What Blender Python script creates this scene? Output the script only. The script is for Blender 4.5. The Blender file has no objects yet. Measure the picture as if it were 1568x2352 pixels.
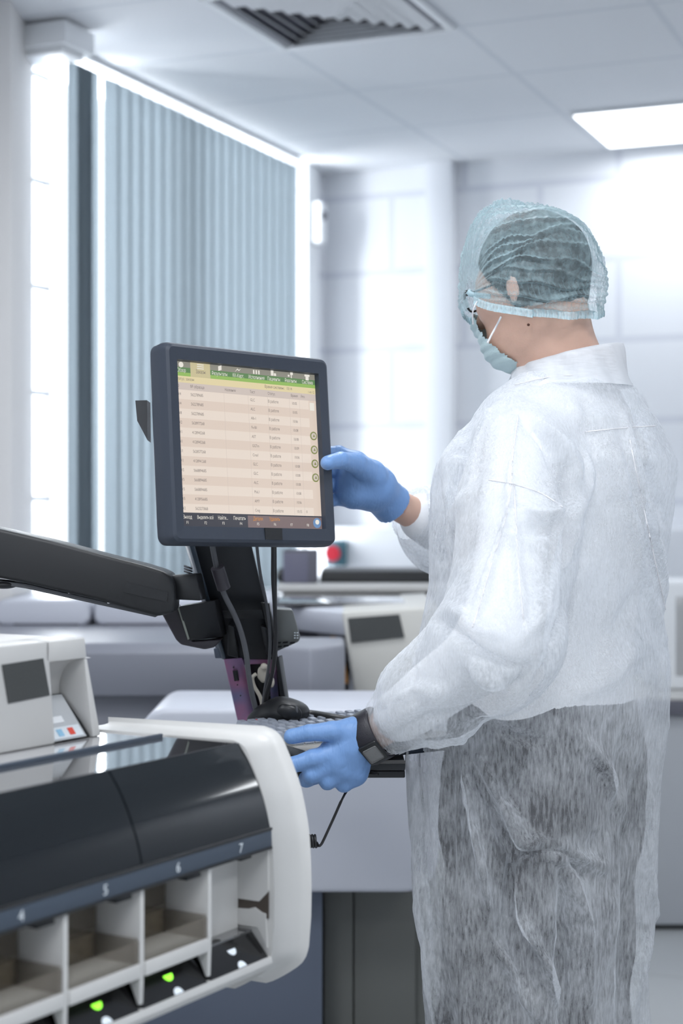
import bpy, bmesh, math, random
import numpy as np
from mathutils import Vector, Matrix

S = bpy.context.scene
COL = S.collection
F = 3800.0            # focal length in pixels of the 1568 x 2352 frame
CH = 1.3              # camera height

# ---------------------------------------------------------------- camera, world, light
cam = bpy.data.cameras.new('camera'); cam_o = bpy.data.objects.new('camera', cam); COL.objects.link(cam_o)
cam.sensor_fit = 'HORIZONTAL'; cam.sensor_width = 24.0; cam.lens = F / 1568 * 24.0
cam_o.location = (0, 0, CH); cam_o.rotation_euler = (math.pi / 2, 0, 0)
cam.clip_start = .05
cam.dof.use_dof = True; cam.dof.focus_distance = 2.5; cam.dof.aperture_fstop = 3.4
S.camera = cam_o

W = bpy.data.worlds.new('daylight'); S.world = W; W.use_nodes = True
wn = W.node_tree.nodes['Background']; wn.inputs[0].default_value = (.88, .94, 1.0, 1); wn.inputs[1].default_value = 1.9
S.view_settings.view_transform = 'Standard'; S.view_settings.look = 'None'
S.view_settings.gamma = 1; S.view_settings.use_curve_mapping = False
S.view_settings.exposure = 0.13
S.cycles.use_denoising = True
S.cycles.max_bounces = 8; S.cycles.transparent_max_bounces = 16; S.cycles.sample_clamp_indirect = 6

RA = math.radians(-22.7)                      # the room is turned this much against the camera
KX, KY = -.076, 7.354                         # room corner
CA, SA = math.cos(RA), math.sin(RA)
def R(x, y, z=0.0):
    return (KX + x * CA - y * SA, KY + x * SA + y * CA, z)
def px(x, y, d):
    return ((x - 784) / F * d, d, CH - (y - 1176) / F * d)

def area(name, loc, rot, sx, sy, power, col, parent=None):
    l = bpy.data.lights.new(name, 'AREA'); l.shape = 'RECTANGLE'; l.size = sx; l.size_y = sy
    l.energy = power; l.color = col
    o = bpy.data.objects.new(name, l); COL.objects.link(o); o.location = loc; o.rotation_euler = rot
    if parent: o.parent = parent
    return o
# daylight falling in from outside the window wall
area('window_daylight', R(-1.3, -1.3, 2.1), (math.radians(90), 0, RA - math.pi / 2), 3.4, 2.4, 430, (.92, .96, 1))

# ---------------------------------------------------------------- materials
def mat(name, col, rough=.5, metal=0.0, bump=0.0, bscale=200, spec=.5, trans=0, alpha=1, emit=None, es=0, var=0, vscale=3, coat=0, ior=None):
    m = bpy.data.materials.new(name); m.use_nodes = True
    nt = m.node_tree; b = nt.nodes['Principled BSDF']
    c = tuple(col) + (1,)
    b.inputs['Base Color'].default_value = c; b.inputs['Roughness'].default_value = rough
    b.inputs['Metallic'].default_value = metal; b.inputs['Specular IOR Level'].default_value = spec
    b.inputs['Transmission Weight'].default_value = trans; b.inputs['Alpha'].default_value = alpha
    b.inputs['Coat Weight'].default_value = coat
    if ior: b.inputs['IOR'].default_value = ior
    if emit: b.inputs['Emission Color'].default_value = tuple(emit) + (1,); b.inputs['Emission Strength'].default_value = es
    tc = nt.nodes.new('ShaderNodeTexCoord')
    if bump:
        n = nt.nodes.new('ShaderNodeTexNoise'); n.inputs['Scale'].default_value = bscale; n.inputs['Detail'].default_value = 3
        nt.links.new(tc.outputs['Object'], n.inputs['Vector'])
        bn = nt.nodes.new('ShaderNodeBump'); bn.inputs['Strength'].default_value = bump; bn.inputs['Distance'].default_value = .002
        nt.links.new(n.outputs['Fac'], bn.inputs['Height']); nt.links.new(bn.outputs[0], b.inputs['Normal'])
    if var:
        n = nt.nodes.new('ShaderNodeTexNoise'); n.inputs['Scale'].default_value = vscale; n.inputs['Detail'].default_value = 4
        nt.links.new(tc.outputs['Object'], n.inputs['Vector'])
        mx = nt.nodes.new('ShaderNodeMix'); mx.data_type = 'RGBA'
        mx.inputs[6].default_value = tuple(min(1, v * (1 - var)) for v in col) + (1,)
        mx.inputs[7].default_value = tuple(min(1, v * (1 + var)) for v in col) + (1,)
        nt.links.new(n.outputs['Fac'], mx.inputs[0]); nt.links.new(mx.outputs[2], b.inputs['Base Color'])
    return m

def tile_mat(name, axis, bw, bh, ox, oz, col, line, mortar, rough=.35, off=.5):
    m = mat(name, col, rough); nt = m.node_tree; b = nt.nodes['Principled BSDF']
    tc = nt.nodes.new('ShaderNodeTexCoord'); sp = nt.nodes.new('ShaderNodeSeparateXYZ'); cb = nt.nodes.new('ShaderNodeCombineXYZ')
    nt.links.new(tc.outputs['Object'], sp.inputs[0])
    def add(sock, v, dst):
        a = nt.nodes.new('ShaderNodeMath'); a.operation = 'ADD'; a.inputs[1].default_value = v
        nt.links.new(sock, a.inputs[0]); nt.links.new(a.outputs[0], dst)
    add(sp.outputs[axis[0]], ox, cb.inputs[0]); add(sp.outputs[axis[1]], oz, cb.inputs[1])
    br = nt.nodes.new('ShaderNodeTexBrick'); br.offset = off; br.inputs['Scale'].default_value = 1
    br.inputs['Brick Width'].default_value = bw; br.inputs['Row Height'].default_value = bh
    br.inputs['Mortar Size'].default_value = mortar; br.inputs['Mortar Smooth'].default_value = .2
    br.inputs['Color1'].default_value = tuple(col) + (1,); br.inputs['Color2'].default_value = tuple(v * .985 for v in col) + (1,)
    br.inputs['Mortar'].default_value = tuple(line) + (1,)
    nt.links.new(cb.outputs[0], br.inputs['Vector']); nt.links.new(br.outputs['Color'], b.inputs['Base Color'])
    return m

WHITE = (.80, .82, .84)
M = dict(
    ceil=tile_mat('ceiling_tiles', 'XY', .6, .6, -.67, .1, (.80, .82, .85), (.70, .73, .77), .012, .8, 0),
    wall=tile_mat('wall_panels', 'XZ', .67, .3355, .35, 0, (.78, .80, .84), (.66, .68, .74), .016, .3),
    wall_l=tile_mat('wall_panels_side', 'YZ', .67, .3355, .1, 0, (.78, .80, .84), (.66, .68, .74), .016, .3),
    floor=tile_mat('floor_tiles', 'XY', .6, .6, .17, .33, (.50, .52, .53), (.36, .37, .38), .004, .35, 0),
    plain=mat('painted_white', (.80, .82, .86), .5),
    trim=mat('white_trim', (.86, .88, .9), .4),
    blind=None,
    mach=mat('white_machine_plastic', (.63, .625, .61), .38, bump=.08, bscale=900),
    mach_cool=mat('white_machine_shell', (.62, .64, .71), .4),
    mach_warm=mat('cream_machine_plastic', (.66, .65, .61), .42, bump=.05, bscale=900),
    grey=mat('grey_shell', (.235, .245, .285), .45),
    grey_lt=mat('light_grey_shell', (.30, .31, .35), .45),
    grey_dk=mat('dark_grey_shell', (.12, .12, .15), .5),
    cab=mat('grey_green_cabinet', (.145, .15, .14), .5, var=.06),
    cab_blue=mat('slate_panel', (.13, .155, .21), .5, bump=.05, bscale=700),
    cab_right=mat('pale_cabinet', (.45, .47, .5), .4),
    black=mat('black_plastic', (.013, .014, .016), .42, bump=.15, bscale=1500),
    black_s=mat('satin_black', (.012, .013, .015), .3),
    black_m=mat('matte_black_metal', (.022, .024, .028), .45),
    dkblue=mat('slate_plastic', (.034, .043, .062), .45, bump=.15, bscale=1500),
    smoke=mat('smoked_cover', (.010, .013, .016), .08, spec=.35),
    smoke_top=mat('smoked_lid', (.06, .06, .065), .06, spec=1.0, coat=1.0),
    strip=mat('number_strip', (.055, .075, .105), .5),
    patch=mat('grey_tape', (.062, .066, .066), .7, bump=.2, bscale=400),
    rubber=mat('cable_black', (.02, .02, .022), .4),
    cable_g=mat('cable_grey', (.10, .105, .115), .45),
    cable_w=mat('cable_cream', (.62, .58, .50), .45),
    chrome=mat('chrome', (.7, .7, .72), .15, 1),
    grey_box=mat('grey_box_plastic', (.20, .21, .205), .4),
    teal=mat('teal_box', (.06, .17, .22), .5),
    red=mat('red_button', (.75, .02, .05), .35),
    orange=mat('orange_label', (.7, .3, .02), .5),
    brown=mat('smoky_clear_plastic', (.22, .19, .15), .12, alpha=.38, spec=.8),
    dkbrown=mat('dark_brown_plastic', (.07, .055, .045), .4),
    clear=mat('clear_plastic', (.55, .55, .55), .1, alpha=.35, spec=.8),
    cartons=mat('reagent_cartons', (.30, .24, .14), .6, var=.8, vscale=70),
    digit=mat('white_print', (.75, .8, .84), .6),
    led_g=mat('lit_green_lamp', (.2, .8, .05), .4, emit=(.30, 1.0, .05), es=1.6),
    led_w=mat('white_lamp', (.8, .85, .9), .3, emit=(.8, .9, 1), es=.25),
    glass=None,
)
def pinkmat():
    m = mat('heat_tinted_metal', (.4, .2, .4), .35, .55); nt = m.node_tree; b = nt.nodes['Principled BSDF']
    tc = nt.nodes.new('ShaderNodeTexCoord'); n = nt.nodes.new('ShaderNodeTexNoise'); n.inputs['Scale'].default_value = 14
    n.inputs['Detail'].default_value = 2
    nt.links.new(tc.outputs['Object'], n.inputs['Vector'])
    r = nt.nodes.new('ShaderNodeValToRGB'); nt.links.new(n.outputs['Fac'], r.inputs[0])
    e = r.color_ramp.elements; e[0].position = .40; e[0].color = (.22, .23, .42, 1); e[1].position = .66; e[1].color = (.52, .20, .34, 1)
    nt.links.new(r.outputs[0], b.inputs['Base Color']); return m
M['pink'] = pinkmat()
def translucent(name, col, share, rough=.6):
    m = bpy.data.materials.new(name); m.use_nodes = True; nt = m.node_tree; nt.nodes.clear()
    out = nt.nodes.new('ShaderNodeOutputMaterial'); d = nt.nodes.new('ShaderNodeBsdfDiffuse'); t = nt.nodes.new('ShaderNodeBsdfTranslucent')
    mx = nt.nodes.new('ShaderNodeMixShader'); mx.inputs[0].default_value = share
    for n in (d, t): n.inputs[0].default_value = tuple(col) + (1,)
    nt.links.new(d.outputs[0], mx.inputs[1]); nt.links.new(t.outputs[0], mx.inputs[2]); nt.links.new(mx.outputs[0], out.inputs[0])
    return m
M['blind'] = translucent('blind_fabric', (.225, .260, .285), .30)
gm = bpy.data.materials.new('window_glass'); gm.use_nodes = True; nt = gm.node_tree; nt.nodes.clear()
o_ = nt.nodes.new('ShaderNodeOutputMaterial'); g1 = nt.nodes.new('ShaderNodeBsdfTransparent'); g2 = nt.nodes.new('ShaderNodeBsdfGlossy')
g2.inputs['Roughness'].default_value = .02; mx = nt.nodes.new('ShaderNodeMixShader'); mx.inputs[0].default_value = .06
nt.links.new(g1.outputs[0], mx.inputs[1]); nt.links.new(g2.outputs[0], mx.inputs[2]); nt.links.new(mx.outputs[0], o_.inputs[0])
M['glass'] = gm

# ---------------------------------------------------------------- mesh helpers
def link(name, me, m, parent=None, smooth=None):
    o = bpy.data.objects.new(name, me); COL.objects.link(o)
    if isinstance(m, str): m = M[m]
    if m and not me.materials: me.materials.append(m)
    if parent is not None: o.parent = parent
    if smooth is not None:
        n = len(me.polygons)
        me.polygons.foreach_set('use_smooth', [True] * n)
        if smooth < 180:
            try: me.set_sharp_from_angle(angle=math.radians(smooth))
            except Exception: pass
    return o
class B:
    """collects shapes into one bmesh"""
    def __init__(s): s.bm = bmesh.new()
    def box(s, x0, x1, y0, y1, z0, z1, bev=0, seg=2, rot=None, at=None):
        t = bmesh.new(); bmesh.ops.create_cube(t, size=1)
        for v in t.verts:
            v.co = Vector(((x0 + x1) / 2 + v.co.x * (x1 - x0), (y0 + y1) / 2 + v.co.y * (y1 - y0), (z0 + z1) / 2 + v.co.z * (z1 - z0)))
        if bev: bmesh.ops.bevel(t, geom=t.edges[:], offset=bev, segments=seg, profile=.5, affect='EDGES')
        return s._in(t, rot, at)
    def _in(s, t, rot=None, at=None):
        if rot is not None: bmesh.ops.transform(t, matrix=rot, verts=t.verts)
        if at is not None: bmesh.ops.translate(t, vec=at, verts=t.verts)
        me = bpy.data.meshes.new('t'); t.to_mesh(me); t.free(); s.bm.from_mesh(me); bpy.data.meshes.remove(me); return s
    def prism(s, pts, ext, bev=0, seg=2, edges='all'):
        """pts: 3-D outline, ext: extrusion vector"""
        t = bmesh.new(); a = [t.verts.new(p) for p in pts]; e = Vector(ext); b = [t.verts.new(Vector(p) + e) for p in pts]
        n = len(a); t.faces.new(a); t.faces.new(b[::-1])
        for i in range(n): t.faces.new((a[i], b[i], b[(i + 1) % n], a[(i + 1) % n]))
        bmesh.ops.recalc_face_normals(t, faces=t.faces)
        if bev: bmesh.ops.bevel(t, geom=t.edges[:], offset=bev, segments=seg, profile=.5, affect='EDGES')
        return s._in(t)
    def cyl(s, p0, p1, r0, r1=None, n=24, cap=True):
        p0 = Vector(p0); p1 = Vector(p1); r1 = r0 if r1 is None else r1
        t = bmesh.new(); bmesh.ops.create_cone(t, cap_ends=cap, segments=n, radius1=r0, radius2=r1, depth=(p1 - p0).length)
        q = (p1 - p0).to_track_quat('Z', 'Y').to_matrix().to_4x4()
        return s._in(t, q, (p0 + p1) / 2)
    def ball(s, c, r, rot=None, n=24):
        t = bmesh.new(); bmesh.ops.create_uvsphere(t, u_segments=n, v_segments=n // 2, radius=1)
        rr = r if hasattr(r, '__len__') else (r, r, r)
        bmesh.ops.scale(t, vec=rr, verts=t.verts)
        return s._in(t, rot, c)
    def tube(s, pts, r, n=10, sub=6, caps=True):
        P = smooth_path(pts, sub); rr = r if hasattr(r, '__len__') else [r] * len(P)
        if len(rr) != len(P): rr = list(np.interp(np.linspace(0, 1, len(P)), np.linspace(0, 1, len(rr)), rr))
        t = bmesh.new(); rings = []; up = Vector((0.123, .31, .94)).normalized()
        for i, p in enumerate(P):
            d = (P[min(i + 1, len(P) - 1)] - P[max(i - 1, 0)]).normalized()
            a = d.cross(up)
            if a.length < .05: a = d.cross(Vector((1, 0, 0)))
            a.normalize(); b = d.cross(a).normalized(); up = a.cross(d).normalized() if False else up
            rings.append([t.verts.new(p + (a * math.cos(k * 2 * math.pi / n) + b * math.sin(k * 2 * math.pi / n)) * rr[i]) for k in range(n)])
        for i in range(len(rings) - 1):
            for k in range(n): t.faces.new((rings[i][k], rings[i][(k + 1) % n], rings[i + 1][(k + 1) % n], rings[i + 1][k]))
        if caps: t.faces.new(rings[0][::-1]); t.faces.new(rings[-1])
        bmesh.ops.recalc_face_normals(t, faces=t.faces)
        return s._in(t)
    def build(s, name, m, parent=None, smooth=40):
        me = bpy.data.meshes.new(name); s.bm.to_mesh(me); s.bm.free()
        return link(name, me, m, parent, smooth)
def smooth_path(pts, sub=6):
    P = [Vector(p) for p in pts]
    if len(P) < 3 or sub < 2: return P
    out = []
    for i in range(len(P) - 1):
        p0 = P[max(i - 1, 0)]; p1 = P[i]; p2 = P[i + 1]; p3 = P[min(i + 2, len(P) - 1)]
        for k in range(sub):
            t = k / sub
            out.append(.5 * ((2 * p1) + (p2 - p0) * t + (2 * p0 - 5 * p1 + 4 * p2 - p3) * t * t + (3 * p1 - p0 - 3 * p2 + p3) * t ** 3))
    out.append(P[-1]); return out
def thing(name, label, cat, loc=(0, 0, 0), rz=0, group=None):
    o = bpy.data.objects.new(name, None); COL.objects.link(o); o.empty_display_size = .05
    o.location = loc; o.rotation_euler = (0, 0, rz); return tag(o, label, cat, group)
def tag(o, label, cat, group=None):
    o['label'] = label; o['category'] = cat
    if group: o['group'] = group
    return o
def struct(o): o['kind'] = 'structure'; return o
def text(name, strings, m, parent=None, matrix=None, extrude=0):
    """strings: (body, x, z, size, align, xscale) laid in the local XZ plane facing -Y, all in one mesh"""
    bm = bmesh.new(); made = []
    for body, x, z, size, al, xs in strings:
        c = bpy.data.curves.new('w', 'FONT'); c.body = body; c.size = size; c.align_x = al; c.align_y = 'CENTER'; c.extrude = extrude
        c.resolution_u = 2
        o = bpy.data.objects.new('w', c); COL.objects.link(o); made.append((o, c, x, z, xs))
    bpy.context.view_layer.update(); dg = bpy.context.evaluated_depsgraph_get()
    for o, c, x, z, xs in made:
        me = bpy.data.meshes.new_from_object(o.evaluated_get(dg))
        me.transform(Matrix.Translation((x, 0, z)) @ Matrix.Rotation(math.pi / 2, 4, 'X') @ Matrix.Diagonal((xs, 1, 1, 1)))
        bm.from_mesh(me); bpy.data.meshes.remove(me)
    for o, c, *_ in made: bpy.data.objects.remove(o); bpy.data.curves.remove(c)
    me = bpy.data.meshes.new(name)
    if matrix is not None: bmesh.ops.transform(bm, matrix=matrix, verts=bm.verts)
    bm.to_mesh(me); bm.free(); me.materials.clear()
    return link(name, me, m, parent)

# ================================================================ THE ROOM (structure)
RLOC = (KX, KY, 0)
def room(name, b, m, smooth=40):
    o = b.build(name, m, None, smooth); o.location = RLOC; o.rotation_euler = (0, 0, RA); return struct(o)
room('floor', B().box(-.2, 6, -8.5, .2, -.1, 0), 'floor')
room('ceiling', B().box(-.2, 6, -8.5, .2, 2.8, 2.9), 'ceil')
room('wall_back', B().box(0, 6, 0, .2, 0, 2.8), 'wall')
b = B()
WY0, WY1, WZ0, WZ1 = -2.22, -.25, .96, 2.79
b.box(-.2, 0, -8.5, -2.52, 0, 2.8).box(-.2, 0, -2.52, WY0, 0, WZ0).box(-.2, 0, -2.52, WY0, WZ1, 2.8).box(-.16, -.06, WY0 - .02, WY0, WZ0, WZ1).box(-.2, 0, WY1, .2, 0, 2.8).box(-.2, 0, WY0, WY1, 0, WZ0).box(-.2, 0, WY0, WY1, WZ1, 2.8)
room('wall_left', b, 'wall_l')
room('wall_right', B().box(6, 6.2, -8.5, .2, 0, 2.8), 'plain')
room('wall_front', B().box(-.2, 6.2, -8.7, -8.5, 0, 2.8), 'plain')
room('trim_1', B().box(.50, .62, -.07, 0, 0, 2.8, .004), 'plain')         # flat pilaster on the back wall
room('trim_2', B().box(0, 6, -.25, 0, 0, 1.235, .01), 'plain')            # boxed ledge along the foot of the back wall
room('trim_3', B().box(0, .03, -.25, -.13, .96, 2.8, .004), 'trim')
# window: frame, mullion, glass
wnd = bpy.data.objects.new('window_1', None); COL.objects.link(wnd); wnd.location = RLOC; wnd.rotation_euler = (0, 0, RA); struct(wnd)
b = B()
b.box(-.14, -.08, WY0, WY0 + .05, WZ0, WZ1).box(-.14, -.08, WY1 - .05, WY1, WZ0, WZ1).box(-.14, -.08, WY0, WY1, WZ0, WZ0 + .05).box(-.14, -.08, -1.35, -1.29, WZ0, WZ1)
b.build('window_frame', 'trim', wnd)
B().box(-.115, -.105, WY0 + .03, WY1 - .03, WZ0 + .03, WZ1 - .01).build('window_glass', 'glass', wnd)
B().box(-.14, .10, WY0 - .03, WY1 + .03, WZ0 - .03, WZ0, .005).build('window_sill', 'trim', wnd)
w2 = bpy.data.objects.new('backlit_pier', None); COL.objects.link(w2); w2.location = RLOC; w2.rotation_euler = (0, 0, RA); struct(w2)
B().box(-.012, -.006, -2.52, WY0 - .02, WZ0, WZ1).build('pier_glow_sheet', translucent('backlit_pier_sheet', (.86, .89, .93), .75), w2)  # translucent sheet added so daylight makes the tiled pier look glowing white
b = B()
for k in range(3, 9): b.box(-.006, .0, -2.52, WY0, k * .3355 - .008, k * .3355 + .008)
b.build('pier_joint_bar', 'trim', w2)  # bars stand in for the pier's tile lines
# nearer wall pier at the left edge of the picture
b = B().box(-1.10, -.968, 0, .35, 0, 2.8, .004)
o = b.build('trim_4', mat('grey_beige_paint', (.80, .79, .78), .6)); o.location = (0, 4.85, 0); struct(o)

# boxed casing under the ceiling
t = thing('ceiling_casing', 'white rectangular casing fixed under the ceiling above the left end of the window', 'casing', R(.1, -2.38, 2.7), RA)
B().box(-.10, .11, -.085, .085, .02, .09, .004).build('casing_body', 'trim', t)
B().box(-.10, .085, -.06, .06, 0, .02, .003).build('lower_lip', 'trim', t)

# ---------------------------------------------------------------- vertical blind
t = thing('vertical_blind', 'grey-blue vertical slat blind drawn across the window', 'blind', R(.03, -1.2, 0), RA)
B().box(-.02, .02, -.965, .83, 2.783, 2.798, .002).build('head_rail', 'trim', t)
slat0 = None
ys = []
ys = [-.9175, -.866, -.824]; y = -.688
while y < .80: ys.append(y); y += .0775
for i, yy in enumerate(ys):
    rr = random.Random(i); ang = math.radians(-7 + rr.uniform(-.9, .9))
    n = 7; w = .089
    bm = bmesh.new(); rows = []
    for z in (.99, 2.762):
        rows.append([bm.verts.new((.0018 * (1 - (2 * k / n - 1) ** 2), (k / n - .5) * w, z)) for k in range(n + 1)])
    for k in range(n): bm.faces.new((rows[0][k], rows[0][k + 1], rows[1][k + 1], rows[1][k]))
    bmesh.ops.solidify(bm, geom=bm.faces[:], thickness=.0008)
    me = bpy.data.meshes.new('slat'); bm.to_mesh(me); bm.free()
    o = link('slat', me, 'blind', t, 40); o.location = (0, yy, 0); o.rotation_euler = (0, 0, ang)
    h = B().cyl((0, yy, 2.76), (0, yy, 2.785), .004, n=8).build('slat_hook', 'trim', t) if False else None
t2 = t

# ---------------------------------------------------------------- ceiling fittings
def ceiling_light(rx, ry, label, power=46):
    t = thing('ceiling_light', label, 'ceiling light', R(rx, ry, 2.8), RA, 'square ceiling light panels')
    B().box(-.30, .30, -.30, .30, -.012, -.002, .002).build('light_frame', 'trim', t)
    B().box(-.285, .285, -.285, .285, -.016, -.008).build('diffuser', mat('lit_diffuser', (1, 1, 1), .5, emit=(.93, .97, 1), es=3.0), t)
    area('lamp', (0, 0, -.03), (0, 0, 0), .55, .55, power, (.93, .96, 1), t)
    return t
ceiling_light(1.60, -.40, 'square lit ceiling light panel at the right above the tiled wall', 6)
for lx, ly, lt in ((1.6, -3.4, 'over the worker'), (1.6, -5.5, 'above the front analyser'), (1.6, -7.4, 'near the front wall'), (5.3, -.5, 'over the far right corner'),
                   (3.0, -5.5, 'at the right of the front analyser'), (4.4, -5.5, 'by the right wall'), (3.2, -7.6, 'in the near right corner')):
    ceiling_light(lx, ly, 'square ceiling light panel ' + lt + ', unseen, added as fill light', 15)  # unseen panels added to brighten the room with soft fill

t = thing('ceiling_vent', 'square louvred air vent set in the ceiling above the blind', 'air vent', R(.965, -2.19, 2.8), RA)
b = B(); hw = .285
for s in (-1, 1):
    b.box(-hw, hw, s * hw - .012, s * hw + .012, -.014, 0, .002); b.box(s * hw - .012, s * hw + .012, -hw, hw, -.014, 0, .002)
b.build('vent_frame', 'trim', t)
B().box(-.265, .265, -.265, .265, -.003, -.001).build('vent_duct', 'grey_dk', t)
for k in range(6):
    r = .245 - k * .04
    for q in range(4):
        # a sloping blade along each side of the square ring
        m4 = Matrix.Rotation(q * math.pi / 2, 4, 'Z')
        pts = [(-r, -r, -.004), (r, -r, -.004), (r - .026, -r + .026, -.024), (-r + .026, -r + .026, -.024)]
        bb = B().prism(pts, (0, .0, .0025)); bmesh.ops.transform(bb.bm, matrix=m4, verts=bb.bm.verts)
        bb.build('vent_blade', 'trim', t, 20)

# small white sensor at the end of the blind
t = thing('wall_sensor', 'small white sensor box with a dark eye beside the blind, high on the wall', 'sensor', R(.03, -.19, 2.55), RA)
B().box(0, .05, -.035, .035, -.09, .09, .008).build('sensor_housing', 'trim', t)
B().ball((.05, 0, .03), (.012, .02, .02)).build('sensor_eye', 'grey_dk', t)

# red stop button in a teal box on the ledge
dxy = .25
def on_ledge(pxx):                                   # room x of the ledge front at a pixel column
    r = (pxx - 784) / F; a = KX - dxy * -SA * -1
    # point = R(x,-.25)
    x0, y0, _ = R(0, -.25)
    return (r * y0 - x0) / (CA - r * SA)
sx = on_ledge(778)
X, Y, _ = R(sx, -.25)
t = thing('stop_button', 'round red stop button on a teal box mounted on the white ledge', 'button', (X, Y, CH - (1270 - 1176) / F * Y), RA)
B().box(-.04, .04, -.05, 0, -.055, .055, .006).build('button_box', 'teal', t)
B().cyl((0, -.05, 0), (0, -.075, 0), .028, .034).build('button_cap', 'red', t)

# ================================================================ BACKGROUND MACHINES
def pbox(b, x0, x1, y0, y1, d0, d1, bev=.01, seg=3):
    """box whose front face at depth d0 covers the given pixel rectangle"""
    a = px(x0, y0, d0); c = px(x1, y1, d0)
    return b.box(a[0], c[0], d0, d1, c[2], a[2], bev, seg)

t = thing('analyser_bench', 'wide white rounded analyser housing behind the keyboard', 'lab machine', (0, 3.6, 0))
t.location = (0, 0, 0)
def up(b, name, m, smooth=50, parent=None): return b.build(name, m, parent or t, smooth)
# main shell: rounded outline extruded in depth
def rounded(x0, x1, z0, z1, r, y, n=8):
    if not hasattr(r, '__len__'): r = (r,) * 4
    pts = []
    for (cx, cz, a0, rr) in ((x1 - r[0], z1 - r[0], 0, r[0]), (x0 + r[1], z1 - r[1], 90, r[1]), (x0 + r[2], z0 + r[2], 180, r[2]), (x1 - r[3], z0 + r[3], 270, r[3])):
        for k in range(n + 1):
            a = math.radians(a0 + 90 * k / n); pts.append((cx + rr * math.cos(a), y, cz + rr * math.sin(a)))
    return pts
up(B().prism(rounded(-.415, .20, .512, .893, (.03, .05, .05, .07), 3.42), (0, .36, 0), .012, 3), 'shell', 'mach_cool')
up(B().box(-.15, .3, 3.60, 3.9, .03, .505), 'cabinet_body', 'cab')
up(B().box(-.038, .0245, 3.58, 3.60, .05, .5, .002), 'cabinet_door', 'cab')
up(B().box(.0275, .16, 3.58, 3.60, .05, .5, .002), 'cabinet_door', 'cab')
up(B().box(-.15, .3, 3.63, 3.9, 0, .03), 'plinth', 'grey_dk')
up(B().box(-.62, -.0410, 3.49, 3.575, .0, .508, .002), 'slate_side_panel', 'cab_blue')

t = thing('conveyor_housing', 'long grey machine housing with a chamfered top behind the white control tower', 'lab machine')
b = B(); x0, x1 = -.97, -.19
b.prism([(x0, 3.95, .86), (x0, 3.95, .963), (x0, 3.98, .985), (x0, 5.1, .985), (x0, 5.1, 0), (x0, 4.15, 0), (x0, 4.05, .86)], (x1 - x0, 0, 0), .004, 2)
up(b, 'housing_body', 'grey')
up(B().box(x0, x1, 4.02, 4.12, 0, .855), 'lower_panel', 'grey_lt')
bx0 = px(600, 0, 3.8)[0]
up(B().prism([px(560, 1500, 3.98)[:2] + (.80,), px(715, 1500, 3.84)[:2] + (.80,), px(792, 1500, 3.98)[:2] + (.80,), px(792, 1500, 4.17)[:2] + (.80,), px(560, 1500, 4.17)[:2] + (.80,)], (0, 0, .185), .012, 3), 'end_block', 'grey_lt')
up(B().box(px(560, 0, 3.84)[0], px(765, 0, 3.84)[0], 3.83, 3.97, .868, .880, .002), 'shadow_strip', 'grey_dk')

t = thing('sliding_lid', 'white rounded lid at the far left on the grey housing', 'lid', (0, 0, 0), 0, 'white lids on the grey housing')
a = px(-10, 1378, 4.6); c = px(205, 1437, 4.6)
B().prism(rounded(a[0], c[0], .9855, 1.056, (.02,) * 4, 4.6), (0, .42, 0), .008, 3).build('lid_shell', 'mach_cool', t, 50)
up(B().box(a[0] + .05, c[0] - .03, 4.598, 4.602, .9856, .99), 'lid_seam', 'grey_dk')
t = thing('sliding_lid', 'white rounded lid on the grey housing just behind the black arm', 'lid', (0, 0, 0), 0, 'white lids on the grey housing')
a = px(216, 1378, 4.6); c = px(625, 1437, 4.6)
B().prism(rounded(a[0], c[0], .987, 1.056, (.02,) * 4, 4.6), (0, .5, 0), .008, 3).build('lid_shell', 'mach_cool', t, 50)
up(B().box(a[0] + .03, c[0] - .03, 4.598, 4.602, .9856, .99), 'lid_seam', 'grey_dk')

t = thing('sample_module', 'cream boxy analyser module with a grey taped-over badge left of the worker', 'lab machine')
d = 4.2
P = lambda x, y, dd=d: px(x, y, dd)
up(B().prism([P(784, 1405), P(1010, 1393), P(1010, 1600), P(814, 1600)], (0, .7, 0), .008, 3), 'front_housing', 'mach_warm')
up(B().prism([P(798, 1420, 4.195), P(917, 1411, 4.195), P(929, 1464, 4.195), P(806, 1477, 4.195)], (0, .006, 0)), 'taped_badge', 'patch')
zb = px(0, 1600, d)[2]
up(B().prism([px(636, 1392, 4.62), px(790, 1404, 4.22), px(792, 1462, 4.22), px(636, 1444, 4.62)], (.03, .45, 0), .006, 2), 'side_wing', 'mach_cool')
up(B().box(px(640, 0, 4.5)[0], px(800, 0, 4.5)[0], 4.55, 4.9, .80, 1.02), 'inner_frame', 'grey_dk')
up(B().box(px(730, 0, 4.5)[0], px(790, 0, 4.5)[0], 4.50, 4.56, .80, 1.0), 'inner_bracket', 'grey_lt')
up(pbox(B(), 757, 772, 1461, 1476, 4.49, 4.50, 0), 'orange_label', 'orange')
up(B().prism([px(778, 1490, 4.40), px(786, 1490, 4.40), px(800, 1570, 4.40), px(790, 1570, 4.40)], (0, .02, 0)), 'orange_strip', 'orange')
up(B().box(px(636, 0, 4.7)[0], px(1010, 0, 4.7)[0], 4.55, 5.2, 0, .86), 'base', 'mach_cool')
up(B().box(px(640, 0, 4.6)[0], px(1020, 0, 4.6)[0], 4.45, 5.25, 1.046, 1.056, .002), 'work_surface', 'smoke_top')
up(B().box(px(635, 0, 5.0)[0], px(1010, 0, 5.0)[0], 5.0, 5.6, 1.056, 1.080, .006), 'rear_deck', 'mach')
up(B().box(px(640, 0, 5.0)[0], px(1010, 0, 5.0)[0], 5.25, 5.6, 0, 1.06), 'rear_base', 'mach_cool')
t = thing('rounded_black_cover', 'long low black cover on the white deck behind the monitor post', 'machine cover')
d = 5.15
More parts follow.
